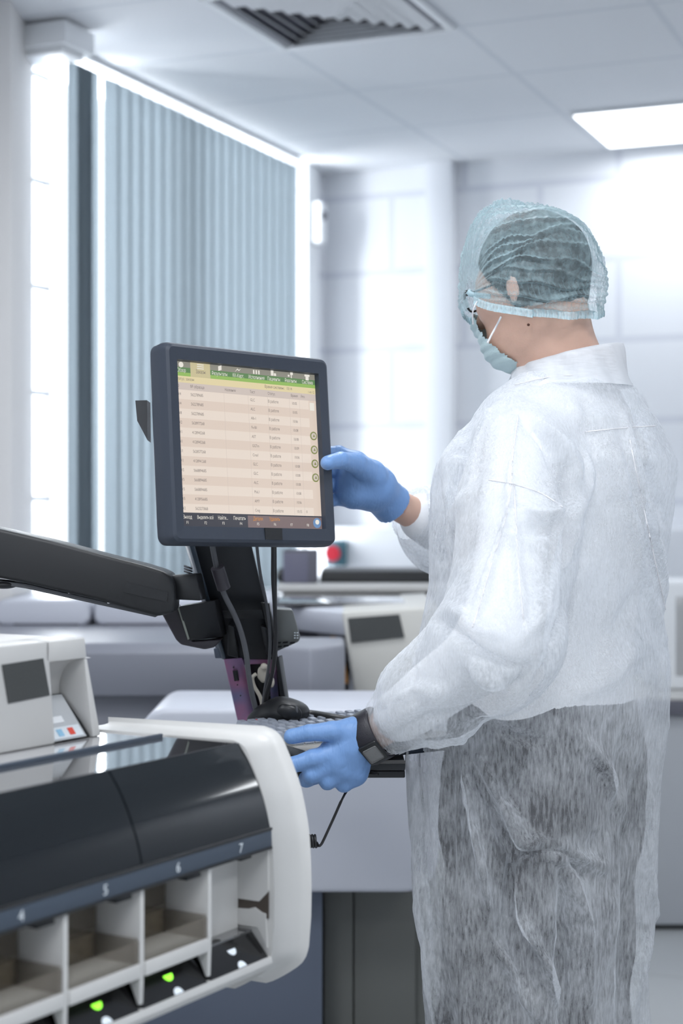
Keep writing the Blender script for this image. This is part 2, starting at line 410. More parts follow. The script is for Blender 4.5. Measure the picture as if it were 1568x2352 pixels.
a = px(735, 1312, d); c = px(1010, 1345, d)
B().prism(rounded(a[0], c[0], 1.081, a[2], (.012, .012, .004, .004), d), (0, .4, 0), .004, 2).build('cover_shell', 'black', t, 50)
d = 5.1
a = px(650, 1262, d); c = px(708, 1348, d)
B().box(a[0], c[0] + .03, d, d + .045, 1.081, a[2], .006).build('end_pillar', 'grey_dk', t, 50)
B().box(a[0], c[0], d - .004, d + .01, 1.081, a[2] - .01, .003).build('pillar_face', mat('violet_grey_plastic', (.15, .15, .21), .5), t, 50)
B().ball((a[0] + .0, d + .05, 1.103), (.025, .04, .024)).build('end_knob', 'black', t, 180)

t = thing('side_cabinet', 'pale grey floor cabinet with a dark top edge at the right behind the worker', 'cabinet')
a = px(1440, 1640, 5.13); c = px(1900, 2140, 5.13)
up(B().box(a[0], c[0], 5.13, 5.7, .02, a[2], .004), 'cabinet_body', 'cab_right')
up(B().box(a[0], c[0], 5.16, 5.7, 0, .02), 'plinth', 'black')
up(B().box(a[0] - .01, c[0], 5.10, 5.75, a[2], a[2] + .045, .003), 'worktop_edge', 'grey_dk')
up(B().box(a[0] - .01, c[0], 5.10, 5.75, a[2] + .045, a[2] + .06, .003), 'worktop', 'mach')
a = px(1515, 1335, 5.25); c = px(1800, 1590, 5.25)
t = thing('bench_analyser', 'white box-shaped machine standing on the side cabinet at the right edge', 'lab machine')
up(B().box(a[0], c[0], 5.25, 5.6, .735, a[2], .015, 3), 'housing_body', 'trim')
up(B().box(a[0] + .05, c[0], 5.245, 5.25, .78, a[2] - .05, .002), 'front_panel', 'clear')

# ================================================================ FRONT ANALYSER
AXD = 59.1917; AR = math.radians(AXD)
ax_ = (math.cos(AR), math.sin(AR)); bx_ = (ax_[1], -ax_[0]); P0 = (-.0878, 2.035)
def onb(x, y, b):
    """pixel on the vertical plane at front offset b -> local (x, z) of the analyser"""
    r = (x - 784) / F; X0 = P0[0] + b * bx_[0]; Y0 = P0[1] + b * bx_[1]
    a = (r * Y0 - X0) / (ax_[0] - r * ax_[1]); return a, CH - (y - 1176) / F * (Y0 + a * ax_[1])
t = thing('bench_analyser', 'large white analyser with smoked curved cover and numbered bays in the left foreground', 'lab machine', (P0[0], P0[1], 0), AR)
AN = t
XL = -1.05
def sweep(prof, x0, x1, thick=None, bev=0):
    return B().prism([(x0, y, z) for y, z in prof], (x1 - x0, 0, 0), bev, 2)
def shell(prof, x0, x1, th):
    P = smooth_path([(0, y, z) for y, z in prof], 6); n = len(P); inner = []
    for i, p in enumerate(P):
        d = (P[min(i + 1, n - 1)] - P[max(i - 1, 0)]).normalized(); inner.append(p + Vector((0, d.z, -d.y)) * th)
    return B().prism([(x0, p.y, p.z) for p in P] + [(x0, p.y, p.z) for p in inner[::-1]], (x1 - x0, 0, 0))
cov = [(-.0005, .9110), (.0035, .928), (.0100, .948), (.0193, .9696), (.0320, .993), (.0465, 1.0125)]
c0 = shell(cov, XL, -.2575, .004).build('smoked_cover', 'smoke', t, 50)
shell(cov, -.2545, -.001, .004).build('smoked_cover', 'smoke', t, 50)
shell([(y + .003, z - .003) for y, z in cov], -.262, -.250, .004).build('cover_seam', 'black', t, 50)
B().box(XL, -.004, .0475, .153, 1.0095, 1.0135).build('flat_lid', 'smoke_top', t)
B().box(XL, -.014, .153, .1585, 1.011, 1.0185, .001).build('lid_edge', 'strip', t)
B().box(XL, .0, .1585, .262, 1.0085, 1.0125).build('rear_lid', mat('glossy_grey_lid', (.40, .40, .41), .07, spec=.9, coat=.5), t)
# dark interior block under the covers
B().prism([(XL, .006, .90), (XL, .03, .965), (XL, .055, 1.004), (XL, .26, 1.004), (XL, .26, .90)], (-XL - .002, 0, 0)).build('inner_deck', 'black_m', t)
B().box(XL, -.001, -.0035, .006, .8892, .9100, .0012).build('number_strip', 'strip', t)
B().box(XL, -.001, -.0045, .004, .9095, .9128, .0006).build('strip_edge', 'black', t)
B().box(XL, -.001, -.0045, .004, .8862, .8896, .0006).build('strip_edge', 'black', t)
text('bay_number', [(s, xx, .8985, .0160, 'CENTER', 1.05) for s, xx in (('7', -.0691), ('6', -.1942), ('5', -.3233), ('4', -.4553), ('3', -.583))], 'digit', t, Matrix.Translation((0, -.0039, 0)), .0002)
# end cap
outer = [(.30, 1.0135), (.055, 1.0135), (.0392, 1.0071), (.0290, .990), (.0193, .9696), (.0105, .948), (.0048, .9264), (-.0005, .900), (-.003, .8718), (-.0046, .8300), (-.0040, .790), (-.0008, .7530), (.0061, .7378), (.030, .7205), (.0525, .7079), (.30, .700)]
bb = B(); tb = bmesh.new()
xs = [(0, .0018), (.002, 0), (.050, 0), (.060, .0012), (.067, .005), (.070, .012)]
rings = []
cyc = [(.30, 1.0135)] + [(p.y, p.z) for p in smooth_path([(0, y, z) for y, z in outer[1:11]], 4)] + [(p.y, p.z) for p in smooth_path([(0, y, z) for y, z in outer[11:15]], 3)] + [(.30, .700)]
for xx, ins in xs:
    ring = []
    for i, (y, z) in enumerate(cyc):
        a_ = Vector((0,) + cyc[(i - 1) % len(cyc)]); c_ = Vector((0,) + cyc[(i + 1) % len(cyc)]); dd = (c_ - a_).normalized()
        nrm = Vector((0, dd.z, -dd.y)) * -1
        ring.append(tb.verts.new((xx, y - nrm.y * ins, z - nrm.z * ins)))
    rings.append(ring)
for i in range(len(rings) - 1):
    n = len(cyc)
    for k in range(n): tb.faces.new((rings[i][k], rings[i][(k + 1) % n], rings[i + 1][(k + 1) % n], rings[i + 1][k]))
tb.faces.new(rings[0]); tb.faces.new(rings[-1][::-1])
bmesh.ops.recalc_face_normals(tb, faces=tb.faces)
bb._in(tb); bb.build('end_cap', 'mach', t, 62)
# base rim and body
B().prism([(XL, -.002, .7535), (XL, -.004, .746), (XL, .002, .7375), (XL, .30, .718), (XL, .30, .7535)], (-XL + .001, 0, 0), .001).build('base_rim', 'mach', t)
B().box(XL, -.003, .205, .30, .757, .889).build('rear_body', 'mach', t)
B().box(XL, -.003, .01, .205, .883, .889).build('bay_ceiling', 'mach', t)
B().box(XL, 0, .30, .80, 0, 1.008).build('pedestal', 'mach', t)
# bay seven: open
B().box(-.1235, -.002, .046, .050, .778, .886).build('bay_back', 'mach', t)
B().prism([(-.0035, .001, .8885), (-.0035, .001, .8330), (-.0035, .014, .8200), (-.0035, .046, .8200), (-.0035, .046, .8885)], (.003, 0, 0)).build('bay_side', 'mach', t)
B().box(-.0025, -.0010, .001, .046, .80, .835).build('bay_gap', 'dkbrown', t)
B().prism([(-.0040, .002, .7640), (-.0040, .004, .806), (-.0040, .010, .807), (-.0040, .020, .812), (-.0040, .030, .809), (-.0040, .046, .808), (-.0040, .046, .788), (-.0040, .016, .788)], (.003, 0, 0)).build('bay_side', 'mach', t)
B().box(-.045, -.022, .012, .03, .877, .883, .001).build('latch', 'black', t)
dv = sweep([(0, .8885), (0, .800), (.0015, .7590), (.0045, .7590), (.022, .797), (.115, .797), (.115, .8885)], -.0035, .0035, bev=.001).build('bay_divider', 'mach', t)
def slope(u): return (.001 + .024 * u, .7535 + .028 * u)
def copy_to(o, x):
    c = o.copy(); COL.objects.link(c); c.parent = t; c.location = (x, 0, 0); return c
dv.location = (-.127, 0, 0)
protos = []
def part(bld, name, m, sm=40): o = bld.build(name, m, t, sm); protos.append(o); return o
# one closed bay, local x from 0 (left divider) to .121
part(B().box(.0005, .1205, -.002, .004, .789, .8055, .0025), 'tray_bar', 'mach')
part(B().box(.003, .1195, .001, .0035, .8055, .829).box(.112, .1195, .001, .060, .8055, .833, .002), 'tray_lip', 'brown')
part(B().box(.0005, .1205, .004, .20, .797, .8055), 'tray_floor', 'mach_warm')
part(B().box(.004, .117, .062, .190, .806, .832), 'reagent_pack', 'cartons')
part(B().box(.004, .117, .058, .061, .806, .8825).box(.078, .117, .061, .19, .838, .8825), 'tray_cover', 'brown')
part(B().box(.030, .075, .150, .152, .832, .8825), 'inner_plate', mat('olive_plate', (.12, .12, .08), .5))
part(B().box(.085, .112, .004, .05, .8775, .8825, .001), 'latch', 'black')
led_x = []
for k in range(5):
    X0 = -.127 - .128 * (k + 1) + .0035
    if k > 0: copy_to(dv, -.127 - .128 * k)
    for o in protos:
        if k == 0: o.location = (X0, 0, 0)
        else: copy_to(o, X0)
# black lamp panels, lamps
def lamp_panel():
    y0, z0 = slope(0); y1, z1 = slope(1)
    return B().prism([(0, y0, z0), (0, y1, z1), (0, y1 + .02, z1 - .004), (0, y1, z0 - .003)], (.1205, 0, 0))
lp = lamp_panel().build('lamp_panel', mat('gloss_black_panel', (.012, .012, .013), .14), t); lp.location = (-.1235, 0, 0)
B().box(-.1235, -.003, .025, .046, .7805, .784).build('panel_ledge', 'smoke_top', t)
B().box(-.085, -.066, .028, .036, .7838, .7850).build('ledge_slot', 'black', t)
def half(up):
    y0, z0 = slope(.56 if up else .14); n = Vector((0, -.027, .024)).normalized(); e2 = Vector((0, .024, .027)).normalized(); e1 = Vector((1, 0, 0))
    c = Vector((0, y0, z0)) + n * .0004; pts = []
    for k in range(13):
        a = math.pi * k / 12; s = -1 if up else 1
        pts.append(c + e1 * math.cos(a) * .0078 + e2 * (s * math.sin(a) * .0078 + (.0048 if up else -.0048)))
    return B().prism(pts, n * .0008)
lw_up = half(True).build('indicator_lamp', 'led_w', t); lw_up.location = (-.060, 0, 0)
lw_dn = half(False).build('indicator_lamp', 'led_w', t); lw_dn.location = (-.058, 0, 0)
lg = half(True).build('indicator_lamp', 'led_g', t); lg['label'] = 'lit green lamp'; lg.location = (-.187, 0, 0)
for k in range(5):
    X0 = -.127 - .128 * (k + 1) + .0035; copy_to(lp, X0)
    xc = -.058 - .128 * (k + 1)
    if k > 0: copy_to(lg, xc)
    copy_to(lw_dn, xc)
    c = B().box(.062, .1165, .020, .05, .786, .7895).build('bay_shadow_gap', 'black', t); c.location = (X0, 0, 0)

# control tower standing on the rear lid
yb = .235
def T(x, y): a, z = onb(x, y, -yb); return a, z
aR = T(232, 1690)[0]; zt = 1.141; zb_ = 1.0130
nl, nz = T(116, 1522); nr = T(194, 1522)[0]; a0 = -.75
t = AN
def tower(pts, y0, y1, bev=.002): return B().prism([(x, y0, z) for x, z in pts], (0, y1 - y0, 0), bev, 2)
aT = T(196, 1466)[0]
tw = tower([(a0, zb_), (a0, zt), (nl, zt), (nl - .0005, nz), (T(128, 1740)[0], zb_)], yb, yb + .05, .003)
tw.build('control_tower', 'mach', t)
b = tower([(nl - .01, nz), (nl - .01, zt), (aT, zt), (aT + .004, nz)], yb, yb + .05, .003)
b.prism([(nr, yb, nz), (aT + .004, yb, nz), (aR, yb, zb_), (aR - .016, yb, zb_)], (0, .05, 0), .002)
b.build('tower_frame', 'mach', t)
B().prism([(a0, yb + .05, zb_), (a0, yb + .05, zt), (aT, yb + .05, zt), (aR, yb + .05, zb_)], (0, .20, 0), .006, 3).build('tower_body', 'mach', t)
# concave head of the niche
prof = [(yb + .002 + .046 * math.sin(q) , nz - .048 * (1 - math.cos(q))) for q in np.linspace(0, math.pi / 2, 8)]
B().prism([(nl - .004, y, z) for y, z in prof] + [(nl - .004, yb + .05, nz + .002)], (nr - nl + .02, 0, 0)).build('niche_hood', 'mach', t, 60)
zn = prof[-1][1]
# panel in the niche, leaning back
pl, pr = nl - .004, T(196, 1600)[0]
q0 = Vector((0, yb + .004, zb_ + .001)); q1 = Vector((0, yb + .046, zn)); e = (q1 - q0); nn = Vector((0, -e.z, e.y)).normalized()
def panel(x0, x1, u0, u1, off, th=.0015):
    A = q0 + e * u0 + nn * off; C_ = q0 + e * u1 + nn * off
    return B().prism([(x0, A.y, A.z), (x1, A.y, A.z), (x1, C_.y, C_.z), (x0, C_.y, C_.z)], nn * th)
w_ = pr - pl
panel(pl, pr + .012, 0, 1, 0).build('panel_gasket', 'black', t)
cp = panel(pl, pr + .004, .0, .97, .0016).build('control_panel', mat('panel_grey', (.52, .54, .56), .4), t)
panel(pl + .004, pl + w_ * .50, .62, .86, .0032, .001).build('display', mat('lcd_blue', (.05, .09, .14), .2), cp)
panel(pl + .004, pl + w_ * .70, .36, .50, .0032, .001).build('keypad', 'trim', cp)
panel(pl + .002, pr, .03, .27, .0032, .0008).build('legend_label', 'digit', cp)
for i, cc in enumerate(((.05, .35, .22), (.30, .55, .75), (.75, .08, .05))):
    panel(pl + .004 + w_ * .30 * i, pl + .004 + w_ * (.30 * i + .14), .07, .22, .0042, .0006).build('legend_mark', mat('legend_ink', cc, .5), cp)
pc = [T(3, 1527), T(98, 1512), T(113, 1597), T(18, 1616)]
B().prism([(x, yb - .0012, z) for x, z in pc], (0, .001, 0)).build('taped_badge', 'patch', t)
B().box(a0, T(60, 1500)[0], yb + .07, yb + .12, zt - .0005, zt + .0012).build('paper_slot', 'grey_dk', t)

# ================================================================ MONITOR
MY, MT, MR = .723, .1019, .0233
MM = Matrix.Translation((-.1382, 2.5, 1.3973)) @ Matrix.Rotation(MY, 4, 'Z') @ Matrix.Rotation(-MT, 4, 'X') @ Matrix.Rotation(MR, 4, 'Y')
t = thing('touch_monitor', 'dark slate touchscreen monitor showing a table of orders, held by a blue-gloved hand', 'monitor'); t.matrix_world = MM
MONI = t
SW, SH = .135, .12165
bm = bmesh.new(); rings = []
spec_ = [(0, 0, .0, .0005), (.0008, .0008, -.010, .001), (.0155, .0190, -.0115, .008), (.0195, .0235, -.0085, .011), (.0225, .0265, -.001, .013), (.0235, .0275, .008, .014), (.0225, .0265, .026, .014), (.012, .016, .042, .02), (-.025, -.02, .054, .03), (-.06, -.06, .056, .02)]
for mx_, mz_, y, r in spec_:
    w, h = SW + mx_, SH + mz_
    rings.append([bm.verts.new(p) for p in rounded(-w, w, -h, h, r, y, 6)])
n = len(rings[0])
for i in range(len(rings) - 1):
    for k in range(n): bm.faces.new((rings[i][k], rings[i][(k + 1) % n], rings[i + 1][(k + 1) % n], rings[i + 1][k]))
bm.faces.new(rings[-1]); bmesh.ops.recalc_face_normals(bm, faces=bm.faces)
me = bpy.data.meshes.new('bezel'); bm.to_mesh(me); bm.free()
link('bezel', me, 'dkblue', t, 28)
def glow(name, c, s=.78): return mat(name, (.02, .02, .02), .25, emit=c, es=s)
G = dict(cream=glow('screen_cream', (.90, .78, .68)), beige=glow('screen_beige', (.82, .68, .58)), head=glow('screen_header', (.70, .60, .54)), yellow=glow('screen_yellow', (.85, .73, .43)),
         g1=glow('screen_green_grey', (.30, .29, .24)), g2=glow('screen_green', (.13, .27, .10)), g3=glow('screen_lime', (.33, .55, .13)), bar=glow('screen_dark_bar', (.045, .045, .06)), bar2=glow('screen_mauve_bar', (.22, .16, .16)),
         ink=glow('screen_ink', (.20, .17, .16)), white=glow('screen_white', (.92, .88, .80)), tab=glow('screen_tab', (.66, .58, .34)), org=glow('screen_orange', (.75, .30, .03)), olive=glow('screen_olive', (.25, .28, .08)), blue=glow('screen_blue', (.16, .30, .55)))
def scr(u0, u1, v0, v1, m, name='screen_band', y=-.0006, th=.0002, parent=None):
    return B().box(-SW + 2 * SW * u0, -SW + 2 * SW * u1, y, y + th, SH - 2 * SH * v1, SH - 2 * SH * v0).build(name, G[m], parent or t)
sc_ = scr(0, 1, 0, 1, 'cream', 'screen', 0, .004)
bands = []
scr(0, 1, 0, .035, 'g1', parent=sc_); scr(0, 1, .035, .066, 'g2', parent=sc_); scr(0, 1, .066, .088, 'g3', parent=sc_)
scr(.108, .242, 0, .088, 'tab', 'active_tab', -.0010, parent=sc_)
scr(0, 1, .088, .128, 'yellow', parent=sc_); scr(0, 1, .128, .172, 'head', parent=sc_)
for i in range(13):
    if i % 2: scr(0, .945, .172 + i * .0577, .172 + (i + 1) * .0577, 'beige', 'table_row', parent=sc_)
scr(.945, 1, .172, .917, 'beige', 'scroll_column', -.0007, parent=sc_); scr(.952, .985, .185, .235, 'white', 'scroll_thumb', -.0010, parent=sc_)
for cu in (.33, .50, .64, .80, .875):
    scr(cu, cu + .0012, .172, .917, 'head', 'column_line', -.0009, parent=sc_)
scr(0, 1, .917, .925, 'bar', parent=sc_); scr(0, .46, .925, 1, 'bar', parent=sc_); scr(.46, 1, .925, 1, 'bar2', parent=sc_)
X_ = lambda u: -SW + 2 * SW * u
Z_ = lambda v: SH - 2 * SH * v
tabs = ('Обзор', 'Заказы', 'Результаты', 'КК-Карт.', 'Исполнения', 'Пациенты', 'Реагенты', 'Система')
tu = (.045, .175, .305, .435, .565, .69, .815, .94)
Y1 = Matrix.Translation((0, -.0016, 0))
for i, (s, u) in enumerate(zip(tabs, tu)):
    if i != 1: text('tab_text', [(s, X_(u), Z_(.055), .0080, 'CENTER', .66)], G['white'], sc_, Y1)
text('tab_text', [('Заказы', X_(.175), Z_(.055), .0080, 'CENTER', .66)], G['ink'], sc_, Y1)
for i, u in enumerate(tu):
    b = B()
    x = X_(u); z = Z_(.020)
    if i == 0: b.cyl((x, -.0015, z), (x, -.0012, z), .0042, n=16)
    elif i == 1: [b.box(x - .006, x + .006, -.0015, -.0012, z - .004 + q * .003, z - .0028 + q * .003) for q in range(3)]
    elif i == 2: b.prism([(x - .002, -.0015, z - .004), (x + .004, -.0015, z - .002), (x + .004, -.0015, z + .005), (x - .002, -.0015, z + .003)], (0, .0003, 0))
    elif i == 3: b.prism([(x - .006, -.0015, z - .003), (x - .001, -.0015, z + .001), (x + .002, -.0015, z - .001), (x + .006, -.0015, z + .003), (x + .002, -.0015, z + .0005), (x - .001, -.0015, z + .0025)], (0, .0003, 0))
    elif i == 4: [b.box(x - .006 + q * .005, x - .0035 + q * .005, -.0015, -.0012, z - .003, z + .003) for q in range(3)]
    elif i == 5: b.box(x - .005, x, -.0015, -.0012, z - .003, z + .005).box(x + .001, x + .005, -.0015, -.0012, z - .003, z + .001)
    elif i == 6: b.box(x - .005, x - .002, -.0015, -.0012, z - .002, z + .001).box(x, x + .005, -.0015, -.0012, z + .001, z + .005).box(x + .001, x + .0025, -.0015, -.0012, z - .004, z + .001)
    else: b.box(x - .005, x + .005, -.0015, -.0012, z + .001, z + .004).box(x - .003, x + .003, -.0015, -.0012, z - .005, z + .001)
    b.build('tab_icon', G['white'], sc_)
rnd = random.Random(4)
rows = []
ids = ['5622789685', '5622789685', '5622789685', '5628977268', '4128945268', '4128945268', '5628577268', '4128941268', '5668894685', '5668894685', '5668894685', '4128956685', '5623273868']
left = ['0020/4', '0020/4', '0020/8', '0030/2', '0030/1', '0030/1', '0032/1', '0030/1', '0020/5', '0020/5', '0020/5', '0020/5', '0020/2']
cod = ['GLC', 'ALC', 'Alb-1', 'Fe-Bil', 'AST', 'GGTm', 'Crea1', 'GLC', 'GLC', 'ALC', 'MuL1', 'AMY', 'Creg']
tm = ['10:05', '10:05', '10:06', '10:08', '10:08', '10:09', '10:06', '10:08', '10:08', '10:08', '10:08', '10:06', '10:15']
for i in range(13):
    v = .2 + i * .0577; z = Z_(v)
    rows.append([(left[i][2:], X_(.005), z, .0062, 'LEFT', .75), (ids[i], X_(.10), z, .0064, 'LEFT', .72), (cod[i], X_(.512), z, .0062, 'LEFT', .75), ('В работе', X_(.64), z, .0064, 'LEFT', .75), (tm[i], X_(.815), z, .0062, 'LEFT', .75)])
rows += [[q] for q in [('Статус: заказы', X_(.005), Z_(.107), .0062, 'LEFT', .75), ('Время системы:   10:14', X_(.62), Z_(.107), .0066, 'LEFT', .75), ('1 из 12', X_(.94), Z_(.116), .0055, 'LEFT', .75),
         ('ID', X_(.01), Z_(.150), .006, 'LEFT', .75), ('№ образца', X_(.10), Z_(.150), .0064, 'LEFT', .75), ('Название', X_(.335), Z_(.150), .006, 'LEFT', .75), ('Тест', X_(.512), Z_(.150), .006, 'LEFT', .75), ('Статус', X_(.64), Z_(.150), .006, 'LEFT', .75), ('Время', X_(.81), Z_(.150), .006, 'LEFT', .75), ('Рез.', X_(.885), Z_(.150), .006, 'LEFT', .75), ('0', X_(.885), Z_(.8924), .006, 'LEFT', .75)]]
for q in rows: text('table_text', q, G['ink'], sc_, Y1)
for q in [('Выход', X_(.045), Z_(.945), .0080, 'CENTER', .66), ('Выделить всё', X_(.165), Z_(.945), .0074, 'CENTER', .60), ('Найти...', X_(.285), Z_(.945), .0080, 'CENTER', .66), ('Печатать', X_(.40), Z_(.945), .0080, 'CENTER', .66)] + [('F%d' % (i + 1), X_(.045 + .121 * i), Z_(.978), .0060, 'CENTER', .8) for i in range(8)]: text('softkey_text', [q], G['white'], sc_, Y1)
for q in [('Детали', X_(.53), Z_(.945), .0080, 'CENTER', .66), ('Удалить', X_(.65), Z_(.945), .0080, 'CENTER', .66)]: text('softkey_text', [q], G['org'], sc_, Y1)
for v in (.40, .49, .58, .67):
    bt = B().cyl((X_(.968), -.0016, Z_(v)), (X_(.968), -.0010, Z_(v)), .0068, n=24).build('round_button', G['olive'], sc_)
    B().cyl((X_(.968), -.0020, Z_(v)), (X_(.968), -.0016, Z_(v)), .0054, n=24).build('button_rim', G['tab'], bt) if False else None
    B().cyl((X_(.968), -.0020, Z_(v)), (X_(.968), -.0016, Z_(v)), .0048, n=24).build('button_face', G['head'], sc_)
    B().prism([(X_(.968) - .0022, -.0024, Z_(v) - .0018), (X_(.968) + .0022, -.0024, Z_(v) - .0018), (X_(.968), -.0024, Z_(v) + .0026)], (0, .0004, 0)).build('button_arrow', G['olive'], sc_)
B().cyl((X_(.962), -.0018, Z_(.962)), (X_(.962), -.0012, Z_(.962)), .0078, n=24).build('status_icon', G['blue'], sc_)
B().cyl((X_(.962), -.0024, Z_(.956)), (X_(.962), -.0019, Z_(.956)), .0038, n=16).build('status_icon', G['white'], sc_)
B().box(.012, .045, -.0125, -.0110, -SH - .019, -SH - .001).build('tape_patch', 'black_s', t)
B().box(-.055, .055, .05, .085, -.09, .03, .006).build('rear_mount', 'black_m', t)
B().prism([(-.150, .050, .070), (-.164, .060, .070), (-.162, .060, .040), (-.152, .050, .010)], (.02, .02, 0)).build('rear_bracket', 'black_m', t)

# ================================================================ POST AND ARM
def pq(x, y, d): return px(x, y, d + .13 * min(1, max(0, (y - 1250) / 430)))
t = thing('monitor_post', 'leaning black metal post with pink-tinted foot plate holding the monitor', 'stand', (-.14, 2.7, .9)); t.location = (0, 0, 0)
def PX(pts, d): return [pq(x, y, d if not hasattr(d, '__len__') else d[i]) for i, (x, y) in enumerate(pts)]
def pp(pts, d, ext, bev=.0015): return B().prism(PX(pts, d), ext, bev, 2)
pp([(418, 1160), (556, 1160), (640, 1515), (512, 1515)], (2.62, 2.62, 2.68, 2.68), (-.004, .055, 0), .003).build('column', 'black_m', t)
pp([(434, 1250), (447, 1250), (519, 1512), (512, 1515)], (2.612, 2.612, 2.672, 2.672), (-.012, .05, 0), .001).build('column_flange', mat('blued_metal', (.055, .075, .10), .35), t)
# pink foot plates
pp([(514, 1514), (556, 1511), (602, 1680), (551, 1680)], (2.675, 2.675, 2.70, 2.70), (-.003, .03, 0), .0008).build('foot_plate', 'pink', t)
pp([(534, 1541), (545, 1540), (549, 1563), (538, 1565)], 2.672, (0, .004, 0), .0003).build('plate_slot', 'black_s', t)
for x, y in ((536, 1533), (545, 1573), (552, 1598), (620, 1599)):
    c = pq(x, y, 2.672); B().cyl(c, (c[0], c[1] + .006, c[2]), .0012, n=12).build('plate_hole', 'black_s', t)
pp([(556, 1512), (640, 1508), (643, 1524), (560, 1526)], 2.69, (0, .004, 0), .0005).build('foot_plate', 'pink', t)
pp([(618, 1524), (634, 1522), (640, 1610), (622, 1612)], 2.70, (0, .004, 0), .0005).build('foot_plate', 'pink', t)
pp([(560, 1524), (642, 1520), (650, 1682), (600, 1682)], 2.73, (0, .02, 0), .001).build('inner_plate', 'black_s', t)
pp([(632, 1512), (640, 1510), (667, 1682), (654, 1682)], 2.675, (.004, .05, 0), .001).build('side_rail', 'black_m', t)
# pleated cover blades
for q in ([(523, 1435), (537, 1440), (548, 1512), (523, 1505)], [(598, 1437), (613, 1443), (622, 1512), (610, 1500)], [(598, 1383), (618, 1386), (630, 1470), (620, 1475)]):
    pp(q, 2.645, (0, .03, 0), .001).build('clip_blade', 'black_s', t)
pp([(510, 1403), (600, 1401), (606, 1421), (514, 1420)], (2.635, 2.635, 2.64, 2.64), (0, .003, 0), .0003).build('tape_patch', 'black', t)
# left holder
pp([(410, 1393), (492, 1380), (511, 1463), (431, 1472)], (2.58, 2.60, 2.62, 2.59), (.004, .06, 0), .002).build('holder_box', 'black', t)
pp([(364, 1397), (372, 1389), (398, 1388), (408, 1398), (440, 1474), (508, 1470), (492, 1487), (470, 1492), (416, 1481), (404, 1470)], 2.60, (0, .07, 0), .003).build('holder_cheek', mat('warm_black_plastic', (.05, .045, .055), .4), t)
pp([(407, 1395), (413, 1396), (435, 1468), (431, 1470)], 2.585, (0, .004, 0), .0005).build('holder_trim', mat('pale_strip', (.30, .32, .28), .5), t)
pp([(490, 1490), (512, 1487), (520, 1512), (494, 1512)], 2.69, (0, .01, 0), .001).build('holder_tab', 'cab_blue', t)
# right grey box
gb = pp([(632, 1399), (672, 1401), (690, 1464), (686, 1474), (634, 1497)], (2.69, 2.69, 2.69, 2.69, 2.69), (-.004, .06, 0), .003).build('cable_box', 'grey_box', t)
for i, (x, y) in enumerate(((640, 1475), (656, 1474), (672, 1475), (642, 1484), (658, 1482))):
    pp([(x - 6, y), (x + 6, y - 1), (x + 4, y + 3), (x - 8, y + 4)], 2.685, (0, .002, 0), .0002).build('vent_slot', 'black_s', gb)
for i in range(6):
    x = 675 + (i % 2) * 6; y = 1452 + (i // 2) * 6
    pp([(x, y), (x + 4, y), (x + 4, y + 3), (x, y + 3)], 2.685, (0, .002, 0), .0001).build('printed_mark', 'digit', gb)
# connectors and cables
pp([(592, 1535), (606, 1528), (614, 1532), (612, 1566), (602, 1570), (590, 1556)], 2.655, (0, .02, 0), .003).build('plug', 'cable_w', t)
B().ball(pq(606, 1531, 2.652), .006).ball(pq(624, 1567, 2.66), (.0045, .004, .009)).build('plug', 'cable_w', t)
def cab(pts, d, r, name, m): B().tube(PX(pts, d), r).build(name, m, t, 180)
cab([(588, 1548), (580, 1556), (583, 1575), (597, 1600), (602, 1625), (600, 1660)], 2.65, .0032, 'cable', 'cable_w')
cab([(480, 1200), (487, 1250), (497, 1302), (508, 1345), (518, 1372), (537, 1410), (553, 1450), (565, 1500), (571, 1550), (580, 1600), (596, 1660)], 2.585, .0044, 'cable', 'cable_g')
B().cyl(pq(499, 1303, 2.583), pq(514, 1351, 2.583), .0108, n=28).build('ferrite_bead', mat('ferrite_plastic', (.05, .045, .055), .35), t, 40)
cab([(586, 1200), (590, 1257), (598, 1320), (612, 1390), (619, 1450), (618, 1520), (606, 1600), (600, 1670)], 2.62, .0026, 'cable', 'cable_g')
cab([(624, 1200), (627, 1257), (627, 1330), (631, 1400), (633, 1460), (626, 1540), (610, 1600), (604, 1670)], 2.60, .0034, 'cable', 'rubber')
cab([(630, 1200), (632, 1257), (633, 1400), (636, 1460), (630, 1530), (612, 1610), (606, 1670)], 2.61, .0022, 'cable', 'rubber')
B().box(px(540, 0, 2.84)[0], px(670, 0, 2.84)[0], 2.83, 2.93, .915, .935, .003).build('post_base', 'black_m', t)

def PX(pts, d): return [px(x, y, d if not hasattr(d, '__len__') else d[i]) for i, (x, y) in enumerate(pts)]
t = thing('support_arm', 'thick black articulated arm reaching in from the left edge to the monitor post', 'arm')
out = [(-220, 1172), (-150, 1188), (-60, 1203), (0, 1215), (120, 1243), (240, 1275), (330, 1298), (375, 1312), (392, 1322), (399, 1340), (401, 1385), (398, 1408), (360, 1416), (300, 1400), (230, 1380), (140, 1359), (50, 1338), (0, 1328), (-60, 1326), (-150, 1318), (-220, 1305)]
B().prism(PX(out, 2.53), (.0, .085, 0), .006, 4).build('arm_shell', 'black', t, 50)
B().prism(PX([(-30, 1330), (60, 1341), (240, 1382), (362, 1411), (357, 1418), (230, 1390), (60, 1352), (-30, 1338)], 2.545), (0, .05, 0), .001).build('underside_strip', 'cable_g', t)
B().prism(PX([(283, 1343), (290, 1337), (386, 1361), (383, 1382), (282, 1360)], 2.5285), (0, .002, 0)).build('tape_patch', 'black_s', t)
B().prism(PX([(395, 1321), (450, 1318), (462, 1380), (398, 1377)], 2.56), (.005, .05, 0), .003).build('elbow_link', 'black_s', t)
B().cyl((-.66, 2.575, .0), (-.66, 2.575, 1.21), .03).build('arm_post', 'black_m', t)
